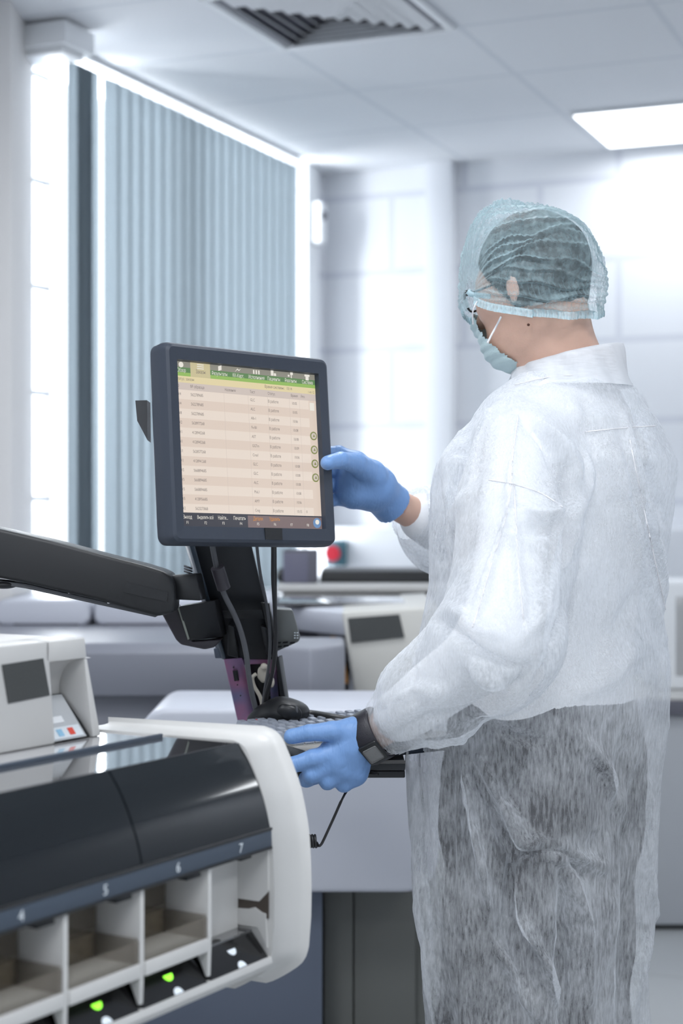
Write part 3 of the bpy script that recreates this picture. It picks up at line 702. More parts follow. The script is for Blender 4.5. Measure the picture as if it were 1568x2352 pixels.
B().cyl((-.66, 2.575, .0), (-.66, 2.575, .02), .16).build('floor_plate', 'black_m', t)
B().ball(px(10, 1342, 2.56), (.022, .02, .007)).build('cable_clip', 'rubber', t, 180)
for x, y in ((160, 1374), (250, 1397)):
    B().cyl(px(x, y - 14, 2.54), px(x, y - 11, 2.54), .003, n=10).build('screw', 'chrome', t)
b = B()
for q in range(3): b.tube([px(424, 1300 + q * 6, 2.60), px(432, 1303 + q * 6, 2.59), px(440, 1306 + q * 6, 2.60)], .0016, n=8)
b.build('spring_clip', 'cable_g', t, 180)

# ================================================================ TRAY, KEYBOARD, SCANNER
t = thing('keyboard_tray', 'black shelf under the keyboard ending at the white gown', 'shelf')
B().box(-.155, .098, 2.545, 2.94, .902, .915, .002).build('shelf_board', 'black_m', t)
B().box(-.15, .098, 2.550, 2.93, .890, .901, .002).build('shelf_rail', 'black_s', t)
B().box(-.14, .098, 2.542, 2.546, .913, .918, .001).build('edge_strip', mat('edge_rubber', (.13, .125, .12), .4), t)
kc = Vector(px(702, 1741, 2.47)); k2 = Vector(px(515, 1680, 2.65)); e1 = (k2 - kc); KL = e1.length; e1.normalize()
e2 = Vector((.805, .593, 0)).normalized(); e2 = (e2 - e1 * e2.dot(e1)).normalized(); e3 = e2.cross(e1).normalized()
if e3.z < 0: e3 = -e3
KM = Matrix(((e2.x, e1.x, e3.x, kc.x), (e2.y, e1.y, e3.y, kc.y), (e2.z, e1.z, e3.z, kc.z), (0, 0, 0, 1)))
t = thing('keyboard', 'dark computer keyboard with pale blue-grey keys beside the gloved hand', 'keyboard'); t.matrix_world = KM
B().box(0, .30, 0, KL, -.004, .010, .003).build('keyboard_case', mat('keyboard_plastic', (.075, .08, .085), .4, bump=.1, bscale=900), t)
B().box(-.006, .30, -.004, KL + .004, -.012, -.004, .003).build('keyboard_base', 'dkblue', t)
B().box(.0, .30, .0, .036, .0095, .0108, .0005).build('palm_rest', mat('palm_rest_beige', (.33, .32, .30), .4), t)
B().box(.006, .295, .036, KL - .012, .010, .0112).build('key_cover', mat('key_cover_film', (.24, .24, .22), .2, coat=.5), t)
km = bpy.data.meshes.new('key'); bm = bmesh.new()
v0 = [bm.verts.new(p) for p in ((-.0085, -.0085, 0), (.0085, -.0085, 0), (.0085, .0085, 0), (-.0085, .0085, 0))]
v1 = [bm.verts.new(p) for p in ((-.0060, -.0055, .0085), (.0060, -.0055, .0085), (.0060, .0070, .0095), (-.0060, .0070, .0095))]
bm.faces.new(v0[::-1]); bm.faces.new(v1)
for k in range(4): bm.faces.new((v0[k], v0[(k + 1) % 4], v1[(k + 1) % 4], v1[k]))
bmesh.ops.bevel(bm, geom=bm.edges[:], offset=.0007, segments=2, affect='EDGES'); bm.to_mesh(km); bm.free()
km.materials.append(mat('key_blue_grey', (.33, .36, .42), .35, coat=.4))
for r_ in range(7):
    for c_ in range(14):
        o = bpy.data.objects.new('key', km); COL.objects.link(o); o.parent = t
        o.location = (.018 + c_ * .0195 + (r_ % 2) * .003, (.050 + r_ * (KL - .075) / 6), .0112)

# ================================================================ BLENDED SOLIDS (distance field -> one continuous mesh)
class Field:
    def __init__(s, lo, hi, h):
        s.lo = np.array(lo, float); s.h = h; s.n = np.maximum(4, np.ceil((np.array(hi) - s.lo) / h).astype(int) + 1)
        s.a = np.full(s.n, 1.0, np.float32)
    def _sub(s, lo, hi, m):
        i0 = np.clip(np.floor((np.array(lo) - m - s.lo) / s.h).astype(int), 0, s.n - 1)
        i1 = np.clip(np.ceil((np.array(hi) + m - s.lo) / s.h).astype(int) + 1, 1, s.n)
        if np.any(i1 <= i0): return None
        g = [s.lo[k] + s.h * np.arange(i0[k], i1[k]) for k in range(3)]
        X, Y, Z = np.meshgrid(*g, indexing='ij', sparse=True)
        return tuple(slice(i0[k], i1[k]) for k in range(3)), X.astype(np.float32), Y.astype(np.float32), Z.astype(np.float32)
    def _merge(s, sl, d, k):
        a = s.a[sl]; h = np.clip(.5 + .5 * (a - d) / k, 0, 1) if k > 0 else (a > d).astype(np.float32)
        s.a[sl] = a + (d - a) * h - k * h * (1 - h)
    def cone(s, p, q, r0, r1, k=.02):
        p = np.array(p, float); q = np.array(q, float); r = max(r0, r1)
        u = s._sub(np.minimum(p, q) - r, np.maximum(p, q) + r, k + 3 * s.h)
        if u is None: return s
        sl, X, Y, Z = u; d = q - p; L = float(d @ d) + 1e-12
        t = np.clip(((X - p[0]) * d[0] + (Y - p[1]) * d[1] + (Z - p[2]) * d[2]) / L, 0, 1)
        D = np.sqrt((X - p[0] - t * d[0]) ** 2 + (Y - p[1] - t * d[1]) ** 2 + (Z - p[2] - t * d[2]) ** 2) - (r0 + (r1 - r0) * t)
        s._merge(sl, D, k); return s
    def chain(s, pts, rs, k=.02):
        for i in range(len(pts) - 1): s.cone(pts[i], pts[i + 1], rs[i], rs[i + 1], k)
        return s
    def ell(s, c, r, axes=None, k=.02, cut=False):
        c = np.array(c, float); r = np.array(r, float); A = np.eye(3) if axes is None else np.array(axes, float)
        R_ = r.max(); u = s._sub(c - R_, c + R_, k + 3 * s.h)
        if u is None: return s
        sl, X, Y, Z = u; X = X - c[0]; Y = Y - c[1]; Z = Z - c[2]
        q = [(X * A[i, 0] + Y * A[i, 1] + Z * A[i, 2]) / r[i] for i in range(3)]
        k0 = np.sqrt(q[0] ** 2 + q[1] ** 2 + q[2] ** 2) + 1e-6
        k1 = np.sqrt((q[0] / r[0]) ** 2 + (q[1] / r[1]) ** 2 + (q[2] / r[2]) ** 2) + 1e-6
        D = k0 * (k0 - 1) / k1
        if cut:
            a = s.a[sl]; D = -D; h = np.clip(.5 - .5 * (a - D) / k, 0, 1); s.a[sl] = a + (D - a) * h + k * h * (1 - h)
        else: s._merge(sl, D, k)
        return s
    def loft(s, zs, cx, cy, ra, rb, ang, k=.02, fold=None):
        """stack of turned ellipses"""
        zs = np.array(zs); r = max(max(ra), max(rb))
        u = s._sub((min(cx) - r, min(cy) - r, zs.min()), (max(cx) + r, max(cy) + r, zs.max()), k + 3 * s.h)
        sl, X, Y, Z = u
        o = np.argsort(zs); f = lambda v: np.interp(Z, zs[o], np.array(v)[o])
        CX, CY, A, Bb = f(cx), f(cy), f(ra), f(rb); ca, sa = math.cos(ang), math.sin(ang)
        U = (X - CX) * ca + (Y - CY) * sa; V = -(X - CX) * sa + (Y - CY) * ca
        q = np.sqrt((U / A) ** 2 + (V / Bb) ** 2) + 1e-6
        g = np.sqrt((U / A ** 2) ** 2 + (V / Bb ** 2) ** 2) + 1e-6
        D = q * (q - 1) / g
        if fold is not None: D = D + fold(np.arctan2(V / Bb, U / A), Z)
        D = np.maximum(D, np.maximum(zs.min() - Z, Z - zs.max()))
        s._merge(sl, D.astype(np.float32), k); return s
    def mesh(s):
        a = s.a; h = s.h
        neg = a < 0; nx, ny, nz = a.shape
        c = np.zeros((nx - 1, ny - 1, nz - 1), np.int8)
        for i in (0, 1):
            for j in (0, 1):
                for k in (0, 1): c += neg[i:nx - 1 + i, j:ny - 1 + j, k:nz - 1 + k]
        act = (c > 0) & (c < 8); idx = np.argwhere(act); vid = np.full(act.shape, -1, np.int64); vid[act] = np.arange(len(idx))
        acc = np.zeros((len(idx), 3)); cnt = np.zeros(len(idx)); I, J, K = idx.T
        cor = [(i, j, k) for i in (0, 1) for j in (0, 1) for k in (0, 1)]
        for p in cor:
            for ax in range(3):
                if p[ax]: continue
                q = list(p); q[ax] = 1
                v0 = a[I + p[0], J + p[1], K + p[2]]; v1 = a[I + q[0], J + q[1], K + q[2]]
                m = (v0 < 0) != (v1 < 0); t = np.where(m, v0 / np.where(m, v0 - v1, 1), 0)
                pos = np.array(p, float)[None, :].repeat(len(idx), 0); pos[:, ax] = t
                acc += pos * m[:, None]; cnt += m
        V = s.lo + (idx + acc / cnt[:, None]) * h
        faces = []
        for ax in range(3):
            b, d = [(1, 2), (2, 0), (0, 1)][ax]
            sl0 = [slice(None)] * 3; sl1 = [slice(None)] * 3; sl0[ax] = slice(0, -1); sl1[ax] = slice(1, None)
            e = neg[tuple(sl0)] != neg[tuple(sl1)]; E_ = np.argwhere(e)
            ok = (E_[:, b] > 0) & (E_[:, d] > 0) & (E_[:, b] < a.shape[b] - 1) & (E_[:, d] < a.shape[d] - 1); E_ = E_[ok]
            sg = neg[tuple(sl0)][E_[:, 0], E_[:, 1], E_[:, 2]]
            def g(db, dd):
                q = E_.copy(); q[:, b] += db; q[:, d] += dd; return vid[q[:, 0], q[:, 1], q[:, 2]]
            f = np.stack([g(-1, -1), g(0, -1), g(0, 0), g(-1, 0)], 1)
            f[~sg] = f[~sg][:, ::-1]; faces.append(f)
        Fc = np.concatenate(faces); Fc = Fc[(Fc >= 0).all(1)]
        return V, Fc
def vnormals(V, Fc):
    n = np.cross(V[Fc[:, 2]] - V[Fc[:, 0]], V[Fc[:, 3]] - V[Fc[:, 1]]); N = np.zeros_like(V)
    for i in range(4): np.add.at(N, Fc[:, i], n)
    return N / (np.linalg.norm(N, axis=1, keepdims=True) + 1e-12)
def relax(V, Fc, it=2, w=.5):
    e = np.concatenate([Fc[:, [0, 1]], Fc[:, [1, 2]], Fc[:, [2, 3]], Fc[:, [3, 0]]]); e = np.unique(np.sort(e, 1), axis=0)
    for _ in range(it):
        A = np.zeros_like(V); n = np.zeros(len(V))
        for i, j in ((0, 1), (1, 0)): np.add.at(A, e[:, i], V[e[:, j]]); np.add.at(n, e[:, i], 1)
        V = V + w * (A / np.maximum(n, 1)[:, None] - V)
    return V
def make(name, V, Fc, m, parent=None, keep=None):
    if keep is not None:
        Fc = Fc[keep[Fc].all(1)]; used = np.zeros(len(V), bool); used[Fc.ravel()] = True
        mp = np.cumsum(used) - 1; V = V[used]; Fc = mp[Fc]
    me = bpy.data.meshes.new(name); me.vertices.add(len(V)); me.vertices.foreach_set('co', V.astype(np.float32).ravel())
    me.loops.add(Fc.size); me.loops.foreach_set('vertex_index', Fc.astype(np.int32).ravel())
    me.polygons.add(len(Fc)); me.polygons.foreach_set('loop_start', np.arange(0, Fc.size, 4, dtype=np.int32)); me.polygons.foreach_set('loop_total', np.full(len(Fc), 4, np.int32))
    me.update(); me.validate()
    return link(name, me, m, parent, 180)
def proj(V): return np.stack([784 + F * V[:, 0] / V[:, 1], 1176 - F * (V[:, 2] - CH) / V[:, 1]], 1)
def segd(P, A, Bq):
    d = Bq - A; t = np.clip(((P - A) @ d) / (d @ d), 0, 1); return np.linalg.norm(P - A - t[:, None] * d, axis=1), t
def creases(V, N, lines, side=True):
    """soft ridges (+) and valleys (-) pressed into cloth along lines on the side turned to the room's open end"""
    P = proj(V); vis = np.clip((-N[:, 1] + .15) * 2.5, 0, 1); D = np.zeros(len(V))
    for pts, w, amp in lines:
        pts = [np.array(p, float) for p in pts]; best = np.full(len(V), 1e9); al = np.zeros(len(V)); n = len(pts) - 1
        for i in range(n):
            d, t = segd(P, pts[i], pts[i + 1]); m = d < best; best[m] = d[m]; al[m] = ((i + t) / n)[m]
        env = np.clip(np.sin(np.pi * np.clip(al, .04, .96)), .12, 1) ** .6
        D += 2.2 * amp * env * np.exp(-(best / w) ** 2)
    return V + N * (D * vis)[:, None]
def wob(P, seed, freq, n=7):
    r = np.random.RandomState(seed); o = np.zeros(len(P))
    for i in range(n):
        k = r.randn(3) * np.array(freq); o += np.sin(P @ k + r.rand() * 6.28) / n
    return o

# ---------------------------------------------------------------- cloth and skin materials
def sheer(name, col, lo, hi, fs=(30, 30, 260), rot=.6, bump=.35, trl=.35, clump=7, graze=.55):
    """thin non-woven fabric: partly see-through, fibres, brighter where it is seen edge-on"""
    m = bpy.data.materials.new(name); m.use_nodes = True; nt = m.node_tree; nt.nodes.clear(); N = nt.nodes.new; L = nt.links.new
    out = N('ShaderNodeOutputMaterial'); d = N('ShaderNodeBsdfDiffuse'); t = N('ShaderNodeBsdfTranslucent'); tr = N('ShaderNodeBsdfTransparent'); gl = N('ShaderNodeBsdfGlossy')
    for n in (d, t): n.inputs[0].default_value = tuple(col) + (1,)
    gl.inputs['Roughness'].default_value = .38; gl.inputs[0].default_value = (1, 1, 1, 1)
    tc = N('ShaderNodeTexCoord'); mp = N('ShaderNodeMapping'); mp.inputs['Rotation'].default_value = (0, rot, .3); mp.inputs['Scale'].default_value = fs
    L(tc.outputs['Object'], mp.inputs[0])
    n1 = N('ShaderNodeTexNoise'); n1.inputs['Scale'].default_value = 1; n1.inputs['Detail'].default_value = 5; n1.inputs['Roughness'].default_value = .65; L(mp.outputs[0], n1.inputs['Vector'])
    n2 = N('ShaderNodeTexNoise'); n2.inputs['Scale'].default_value = clump; n2.inputs['Detail'].default_value = 5; n2.inputs['Roughness'].default_value = .6; L(tc.outputs['Object'], n2.inputs['Vector'])
    ad = N('ShaderNodeMath'); ad.operation = 'ADD'; L(n1.outputs['Fac'], ad.inputs[0]); L(n2.outputs['Fac'], ad.inputs[1])
    mr = N('ShaderNodeMapRange'); mr.inputs['From Min'].default_value = .77; mr.inputs['From Max'].default_value = 1.23
    mr.inputs['To Min'].default_value = lo; mr.inputs['To Max'].default_value = hi; L(ad.outputs[0], mr.inputs['Value'])
    lw = N('ShaderNodeLayerWeight'); lw.inputs['Blend'].default_value = .35
    pw = N('ShaderNodeMath'); pw.operation = 'MULTIPLY'; pw.inputs[1].default_value = graze; L(lw.outputs['Facing'], pw.inputs[0])
    sm = N('ShaderNodeMath'); sm.operation = 'ADD'; sm.use_clamp = True; L(mr.outputs[0], sm.inputs[0]); L(pw.outputs[0], sm.inputs[1])
    bp = N('ShaderNodeBump'); bp.inputs['Strength'].default_value = bump; bp.inputs['Distance'].default_value = .0012; L(n1.outputs['Fac'], bp.inputs['Height'])
    for n in (d, t, gl): L(bp.outputs[0], n.inputs['Normal'])
    a = N('ShaderNodeMixShader'); a.inputs[0].default_value = trl; L(d.outputs[0], a.inputs[1]); L(t.outputs[0], a.inputs[2])
    g = N('ShaderNodeMixShader'); g.inputs[0].default_value = .04; L(a.outputs[0], g.inputs[1]); L(gl.outputs[0], g.inputs[2])
    f = N('ShaderNodeMixShader'); L(sm.outputs[0], f.inputs[0]); L(tr.outputs[0], f.inputs[1]); L(g.outputs[0], f.inputs[2]); L(f.outputs[0], out.inputs[0])
    return m
M['gown'] = sheer('white_nonwoven_gown', (.89, .92, .96), .10, .60, fs=(240, 240, 45), bump=.12, graze=.45, clump=9)
M['collar'] = sheer('white_nonwoven_collar', (.92, .94, .97), .72, .95)
M['cap'] = sheer('pale_blue_nonwoven_cap', (.55, .73, .78), .10, .42, fs=(90, 90, 90), bump=.3, clump=40, graze=.60)
M['capband'] = sheer('pale_blue_cap_band', (.60, .78, .84), .62, .95, fs=(90, 90, 90), bump=.3, clump=40)
M['mask'] = mat('pale_blue_mask', (.52, .66, .68), .7, bump=.3, bscale=500)
M['white_cord'] = mat('white_elastic', (.85, .84, .86), .7)
M['skin'] = mat('skin', (.70, .45, .35), .5, bump=.12, bscale=350, var=.12, vscale=18)
M['skin'].node_tree.nodes['Principled BSDF'].inputs['Subsurface Weight'].default_value = .12
M['skin'].node_tree.nodes['Principled BSDF'].inputs['Subsurface Radius'].default_value = (.012, .004, .002)
M['hair'] = mat('dark_hair', (.022, .020, .019), .55, bump=.8, bscale=260)
M['shirt'] = mat('white_shirt', (.90, .91, .93), .8, bump=.2, bscale=200)
M['trouser'] = mat('charcoal_trousers', (.028, .027, .031), .8, bump=.4, bscale=350, var=.5, vscale=30)
M['shoe'] = mat('white_shoe', (.6, .6, .6), .5)
gv = mat('blue_nitrile', (.185, .335, .63), .42, spec=.4); M['glove'] = gv
nt = gv.node_tree; tc = nt.nodes.new('ShaderNodeTexCoord'); mp = nt.nodes.new('ShaderNodeMapping'); mp.inputs['Scale'].default_value = (130, 60, 45); mp.inputs['Rotation'].default_value = (0, .9, 0)
n1 = nt.nodes.new('ShaderNodeTexNoise'); n1.inputs['Scale'].default_value = 1; n1.inputs['Detail'].default_value = 2; n1.inputs['Distortion'].default_value = .8
bp = nt.nodes.new('ShaderNodeBump'); bp.inputs['Strength'].default_value = .45; bp.inputs['Distance'].default_value = .0025
nt.links.new(tc.outputs['Object'], mp.inputs[0]); nt.links.new(mp.outputs[0], n1.inputs['Vector']); nt.links.new(n1.outputs['Fac'], bp.inputs['Height']); nt.links.new(bp.outputs[0], gv.node_tree.nodes['Principled BSDF'].inputs['Normal'])

# ================================================================ PERSON
V3 = lambda *a: np.array(a, float)
PXv = lambda x, y, d: np.array(px(x, y, d))
PERSON = thing('person', 'worker seen from behind in see-through white gown, blue hair cap, mask and blue gloves', 'person', (0, 0, 0))
DT = 2.65
TC = V3(.328, DT, 0)
s45 = math.sqrt(.5)
SD = V3(s45, s45, 0)             # towards the right shoulder
FD = V3(-s45, s45, 0)            # forward
# joints
L_sh = PXv(1203, 1030, 2.50); L_el = PXv(1145, 1475, 2.36); L_wr = PXv(862, 1684, 2.49)
R_sh = V3(.455, 2.80, 1.40); R_el = V3(.285, 2.93, 1.215); R_wr = PXv(918, 1163, 2.76)
NB = PXv(1295, 862, 2.65)        # neck base
HC = PXv(1222, 612, 2.635)       # middle of the skull
hy = math.radians(38); pt = math.radians(10)
HF = V3(-math.cos(hy) * math.cos(pt), math.sin(hy) * math.cos(pt), -math.sin(pt))
HL = V3(-math.sin(hy), -math.cos(hy), 0)          # his left, towards the open room
HU = np.cross(HL, HF); HU = HU if HU[2] > 0 else -HU
HA = np.stack([HF, HL, HU])
H = lambda f, l, u: HC + HF * f + HL * l + HU * u

def head(fl, g=0.0):
    fl.ell(H(-.008, 0, .0), (.085 + g, .067 + g, .084 + g), HA, .01)
    fl.ell(H(.040, 0, -.072), (.052 + g, .055 + g, .078 + g), HA, .035)
    fl.ell(H(.052, 0, -.120), (.034 + g, .040 + g, .030 + g), HA, .03)
    fl.ell(H(.060, 0, -.030), (.035 + g, .060 + g, .045 + g), HA, .03)
    for l in (-1, 1): fl.ell(H(.055, l * .038, -.058), (.030 + g, .022 + g, .022 + g), HA, .015)
    fl.cone(H(.086, 0, -.028), H(.108, 0, -.066), .007 + g, .012 + g, .010)
def face(fl):
    for l in (-1, 1):
        fl.ell(H(.091, l * .032, -.030), (.010, .013, .008), HA, .008, cut=True)
        fl.ell(H(.078, l * .032, -.031), (.012, .013, .011), HA, .004)
        fl.ell(H(-.005, l * .078, -.045), (.014, .006, .024), HA, .008)
    fl.ell(H(.086, 0, -.098), (.012, .024, .006), HA, .006); fl.ell(H(.086, 0, -.108), (.012, .021, .006), HA, .006)

# hands: joint chains, wrist outwards
LH = dict(palm=[(PXv(842, 1688, 2.49), .027), (PXv(806, 1710, 2.48), .032), (PXv(776, 1736, 2.475), .030), (PXv(806, 1757, 2.485), .0285)],
          thumb=[(PXv(812, 1680, 2.47), .019), (PXv(765, 1680, 2.455), .0145), (PXv(712, 1683, 2.455), .0118), (PXv(668, 1692, 2.46), .0108)],
          index=[(PXv(768, 1735, 2.465), .017), (PXv(720, 1742, 2.455), .0135), (PXv(672, 1757, 2.455), .0112), (PXv(628, 1770, 2.47), .0095)],
          middle=[(PXv(772, 1755, 2.465), .016), (PXv(716, 1778, 2.46), .0128), (PXv(703, 1790, 2.485), .0112), (PXv(728, 1786, 2.515), .0098)],
          ring=[(PXv(790, 1770, 2.47), .0155), (PXv(752, 1794, 2.465), .0122), (PXv(752, 1797, 2.495), .0108), (PXv(775, 1788, 2.52), .0095)],
          little=[(PXv(815, 1778, 2.48), .0150), (PXv(790, 1801, 2.475), .0115), (PXv(795, 1800, 2.50), .0100), (PXv(812, 1788, 2.52), .009)])
RH = dict(palm=[(PXv(893, 1152, 2.745), .030), (PXv(858, 1120, 2.715), .034), (PXv(820, 1090, 2.69), .030), (PXv(815, 1125, 2.70), .031)],
          thumb=[(PXv(855, 1090, 2.685), .021), (PXv(818, 1064, 2.635), .0165), (PXv(782, 1057, 2.590), .0125), (PXv(752, 1063, 2.562), .0108)],
          index=[(PXv(815, 1062, 2.69), .0165), (PXv(778, 1042, 2.695), .0125), (PXv(748, 1040, 2.69), .0105), (PXv(715, 1048, 2.675), .0092)],
          middle=[(PXv(808, 1088, 2.70), .016), (PXv(772, 1078, 2.715), .0125), (PXv(742, 1082, 2.705), .0105), (PXv(708, 1090, 2.68), .0092)],
          ring=[(PXv(805, 1115, 2.705), .0155), (PXv(775, 1115, 2.715), .012), (PXv(745, 1118, 2.705), .0100), (PXv(715, 1124, 2.68), .009)],
          little=[(PXv(810, 1138, 2.70), .0145), (PXv(786, 1145, 2.705), .011), (PXv(762, 1150, 2.70), .0092), (PXv(738, 1152, 2.68), .0083)])
def hand(fl, Hn, g=0.0, sc=1.0, kk=.012):
    p = Hn['palm']; r = lambda v: v * sc + g
    for i in (0, 1): fl.cone(p[i][0], p[i + 1][0], r(p[i][1]), r(p[i + 1][1]), kk)
    fl.cone(p[1][0], p[3][0], r(p[1][1]), r(p[3][1]), kk)
    for nme in ('thumb', 'index', 'middle', 'ring', 'little'):
        c = Hn[nme]
        fl.cone(p[1][0] * .5 + c[0][0] * .5, c[0][0], r(c[0][1]), r(c[0][1]), kk)
        # a finger is blended into the palm at its knuckle but stays apart from its neighbours
        fl.cone(c[0][0], c[1][0], r(c[0][1]), r(c[1][1]), .007)
        for i in (1, 2): fl.cone(c[i][0], c[i + 1][0], r(c[i][1]), r(c[i + 1][1]), .003)

# body
allp = np.array([HC, L_wr, R_wr, L_el, R_el]); 
fl = Field((-.12, 2.25, -.0), (.62, 3.05, 1.83), .006)
head(fl); face(fl)
fl.cone(H(-.025, 0, -.05), NB, .054, .060, .02); fl.cone(H(.0, 0, -.07), NB + V3(-.01, .0, 0), .048, .058, .02)
fl.cone(NB, (TC[0] + .02, TC[1], 1.42), .062, .09, .03)
for a_, b_ in ((L_sh, NB), (R_sh, NB)): fl.cone(a_ + V3(0, 0, -.015), b_ + V3(0, 0, -.055), .042, .055, .02)
zs = [1.43, 1.34, 1.22, 1.10, 1.0, .92, .86]; cx = [.345, .34, .335, .33, .325, .32, .32]
fl.loft(zs, cx, [DT] * 7, [.15, .175, .165, .150, .158, .17, .16], [.09, .11, .11, .10, .11, .12, .115], math.radians(45), .03)
for s_, e_, w_, hn in ((L_sh, L_el, L_wr, LH), (R_sh, R_el, R_wr, RH)):
    fl.chain([s_, e_, w_], [.050, .040, .026], .02); hand(fl, hn, 0, .80)
feet = []
for q in (-1, 1):
    hip = TC + SD * q * .09 + V3(0, 0, .90); kn = TC + SD * q * .085 + FD * (.01 - .015 * q) + V3(-.008, 0, .50); an = TC + SD * q * .08 + FD * (-.02 - .03 * q) + V3(0, 0, .09)
    feet.append((hip, kn, an)); fl.chain([hip, kn, an], [.085, .055, .038], .02)
    fl.cone(an + V3(0, 0, -.05), an + FD * .13 + V3(0, 0, -.062), .030, .024, .02)
Vb, Fb = fl.mesh(); Vb = relax(Vb, Fb, 1)
make('body', Vb, Fb, 'skin', PERSON)

# hair
fl = Field(HC - .15, HC + .15, .004)
fl.ell(H(-.004, 0, -.002), (.093, .083, .090), HA, .01); fl.ell(H(-.020, 0, -.052), (.057, .075, .056), HA, .02)
Vh, Fh = fl.mesh(); rel = (Vh - HC) @ HA.T
keep = rel[:, 2] > -.078 + 1.3 * np.clip(rel[:, 0] - .0, 0, 1) 
Vh = Vh + vnormals(Vh, Fh) * (.002 * wob(Vh, 5, (150, 150, 60)))[:, None]
make('hair', Vh, Fh, 'hair', PERSON, keep)

# face mask, ear loops, spectacles
fl = Field(HC + HF * .06 + V3(-.11, -.11, -.22), HC + HF * .06 + V3(.11, .13, .06), .004)
head(fl, .004); fl.cone(H(.093, 0, -.03), H(.106, 0, -.075), .012, .016, .02); fl.ell(H(.066, 0, -.1), (.042, .050, .052), HA, .02)
Vm, Fm = fl.mesh(); rel = (Vm - HC) @ HA.T
keep = (rel[:, 2] < -.060 - 1.25 * (.105 - rel[:, 0])) & (rel[:, 0] > .048 + .50 * (rel[:, 2] + .118)) & (rel[:, 2] > -.172)
Vm = Vm + vnormals(Vm, Fm) * (.0012 * np.sin(rel[:, 2] * 420))[:, None]
mk = make('face_mask', Vm, Fm, 'mask', PERSON, keep)
B().tube([PXv(1150, 728, 2.575), PXv(1140, 748, 2.566), PXv(1129, 768, 2.562), PXv(1119, 788, 2.562)], .0016, n=8).build('ear_loop', 'white_cord', mk, 180)
B().tube([PXv(1096, 692, 2.575), PXv(1089, 705, 2.573), PXv(1085, 720, 2.578), PXv(1086, 745, 2.59)], .0012, n=8).build('ear_loop', 'white_cord', mk, 180)
gl_ = B()
for l in (-1, 1):
    gl_.tube([H(.104 - .006 * abs(math.cos(q)), l * .034 + .024 * math.cos(q), -.034 + .017 * math.sin(q)) for q in np.linspace(0, 2 * math.pi, 13)], .0018, n=8, sub=2)
    gl_.tube([H(.098, l * .060, -.030), H(.05, l * .078, -.032), H(-.005, l * .082, -.03)], .0017, n=8)
gl_.tube([H(.106, -.010, -.034), H(.110, 0, -.032), H(.106, .010, -.034)], .0016, n=8)
gl_.build('spectacles', 'black', PERSON, 180)
b = B()
for x, y, d, r in ((1213, 746, 2.578, .0022), (1266, 780, 2.585, .0016)):
    b.ball(PXv(x, y, d), r)
b.build('mole', mat('mole_brown', (.10, .035, .02), .6), PERSON, 180)

# hair cap: pleats run from a knot at the temple over the head to a knot at the nape
def cap_pt(phi, th, R0=1.0):
    """phi: 0 at the brow knot .. pi at the nape knot, th: around the axis between them (0 = top, + = near side)"""
    return phi, th
Fk = HC + V3(-.100, -.030, -.047); Bk = HC + V3(.096, .030, -.050)
ax0 = (Fk + Bk) / 2; AX = (Fk - Bk); Lh = np.linalg.norm(AX) / 2; AX = AX / np.linalg.norm(AX)
UP = HU - AX * (HU @ AX); UP /= np.linalg.norm(UP); SDv = np.cross(AX, UP); SDv = SDv if SDv @ HL > 0 else -SDv
nphi, nth = 150, 420
phis = np.linspace(0.02, math.pi - .02, nphi); ths = np.linspace(-1.72, 2.05, nth)
PH, TH = np.meshgrid(phis, ths, indexing='ij')
along = np.cos(PH) * Lh * 1.02
rad_up = .146; rad_side = .100
base = 1 / np.sqrt((np.cos(TH) / rad_up) ** 2 + (np.sin(TH) / rad_side) ** 2)
under = np.clip((np.abs(TH) - 1.5) / .55, 0, 1)
base = base * (1 - .10 * under)
prf = np.sin(PH) ** .46
# pleats: steep on one side, soft on the other; irregular spacing
rs = np.random.RandomState(7); pos = np.cumsum(.10 + .11 * rs.rand(40)) - 2.1
ple = np.zeros_like(TH)
for i, p in enumerate(pos):
    amp = (.0035 + .0055 * rs.rand()); wv = p + .07 * np.sin(PH * 2.2 + i) + .03 * np.sin(PH * 7 + i * 2)
    dlt = TH - wv; ple += amp * np.exp(-(np.maximum(dlt, 0) / .015) ** 2) * np.exp(-(np.minimum(dlt, 0) / .055) ** 2)
puck = .0014 * np.sin(PH * 75 + 3 * np.sin(TH * 9)) * (.4 + .6 * np.abs(np.sin(TH * 4.3 + .5))) + .0008 * np.sin(PH * 41 + TH * 11)
gath = .004 * np.sin(TH * 34 + 2 * np.sin(PH * 3)) * (np.exp(-(PH / .35) ** 2) + np.exp(-((math.pi - PH) / .45) ** 2))
rad = base * prf + ple * np.minimum(1, prf * 1.6) + puck * np.minimum(1, prf * 1.3) + gath
# fullness over the brow and a pouch at the nape
rad = rad * (1 + .09 * np.exp(-((PH - .65) / .45) ** 2) * np.exp(-((TH - .0) / 1.0) ** 2))
P3 = ax0 + AX * along[..., None] + UP * (rad * np.cos(TH))[..., None] + SDv * (rad * np.sin(TH))[..., None]
P3 = P3 + (-AX * (.006 * np.exp(-((PH - 2.75) / .35) ** 2) * np.exp(-((np.abs(TH) - 1.3) / .7) ** 2))[..., None])
q_ = (P3 - H(-.008, 0, -.004)) @ HA.T; qn = np.linalg.norm(q_ / np.array([.0995, .0865, .0955]), axis=-1)
P3 = P3 + (np.maximum(0, 1.0 + (ple + puck) * 5 - qn) / np.maximum(qn, .3))[..., None] * (q_ @ HA) * (rad > .05)[..., None]
Vc = P3.reshape(-1, 3); i_ = np.arange(nphi - 1)[:, None] * nth + np.arange(nth - 1)[None, :]
Fc = np.stack([i_, i_ + 1, i_ + nth + 1, i_ + nth], -1).reshape(-1, 4)
cap_o = make('hair_cap', Vc, Fc, 'cap', PERSON)
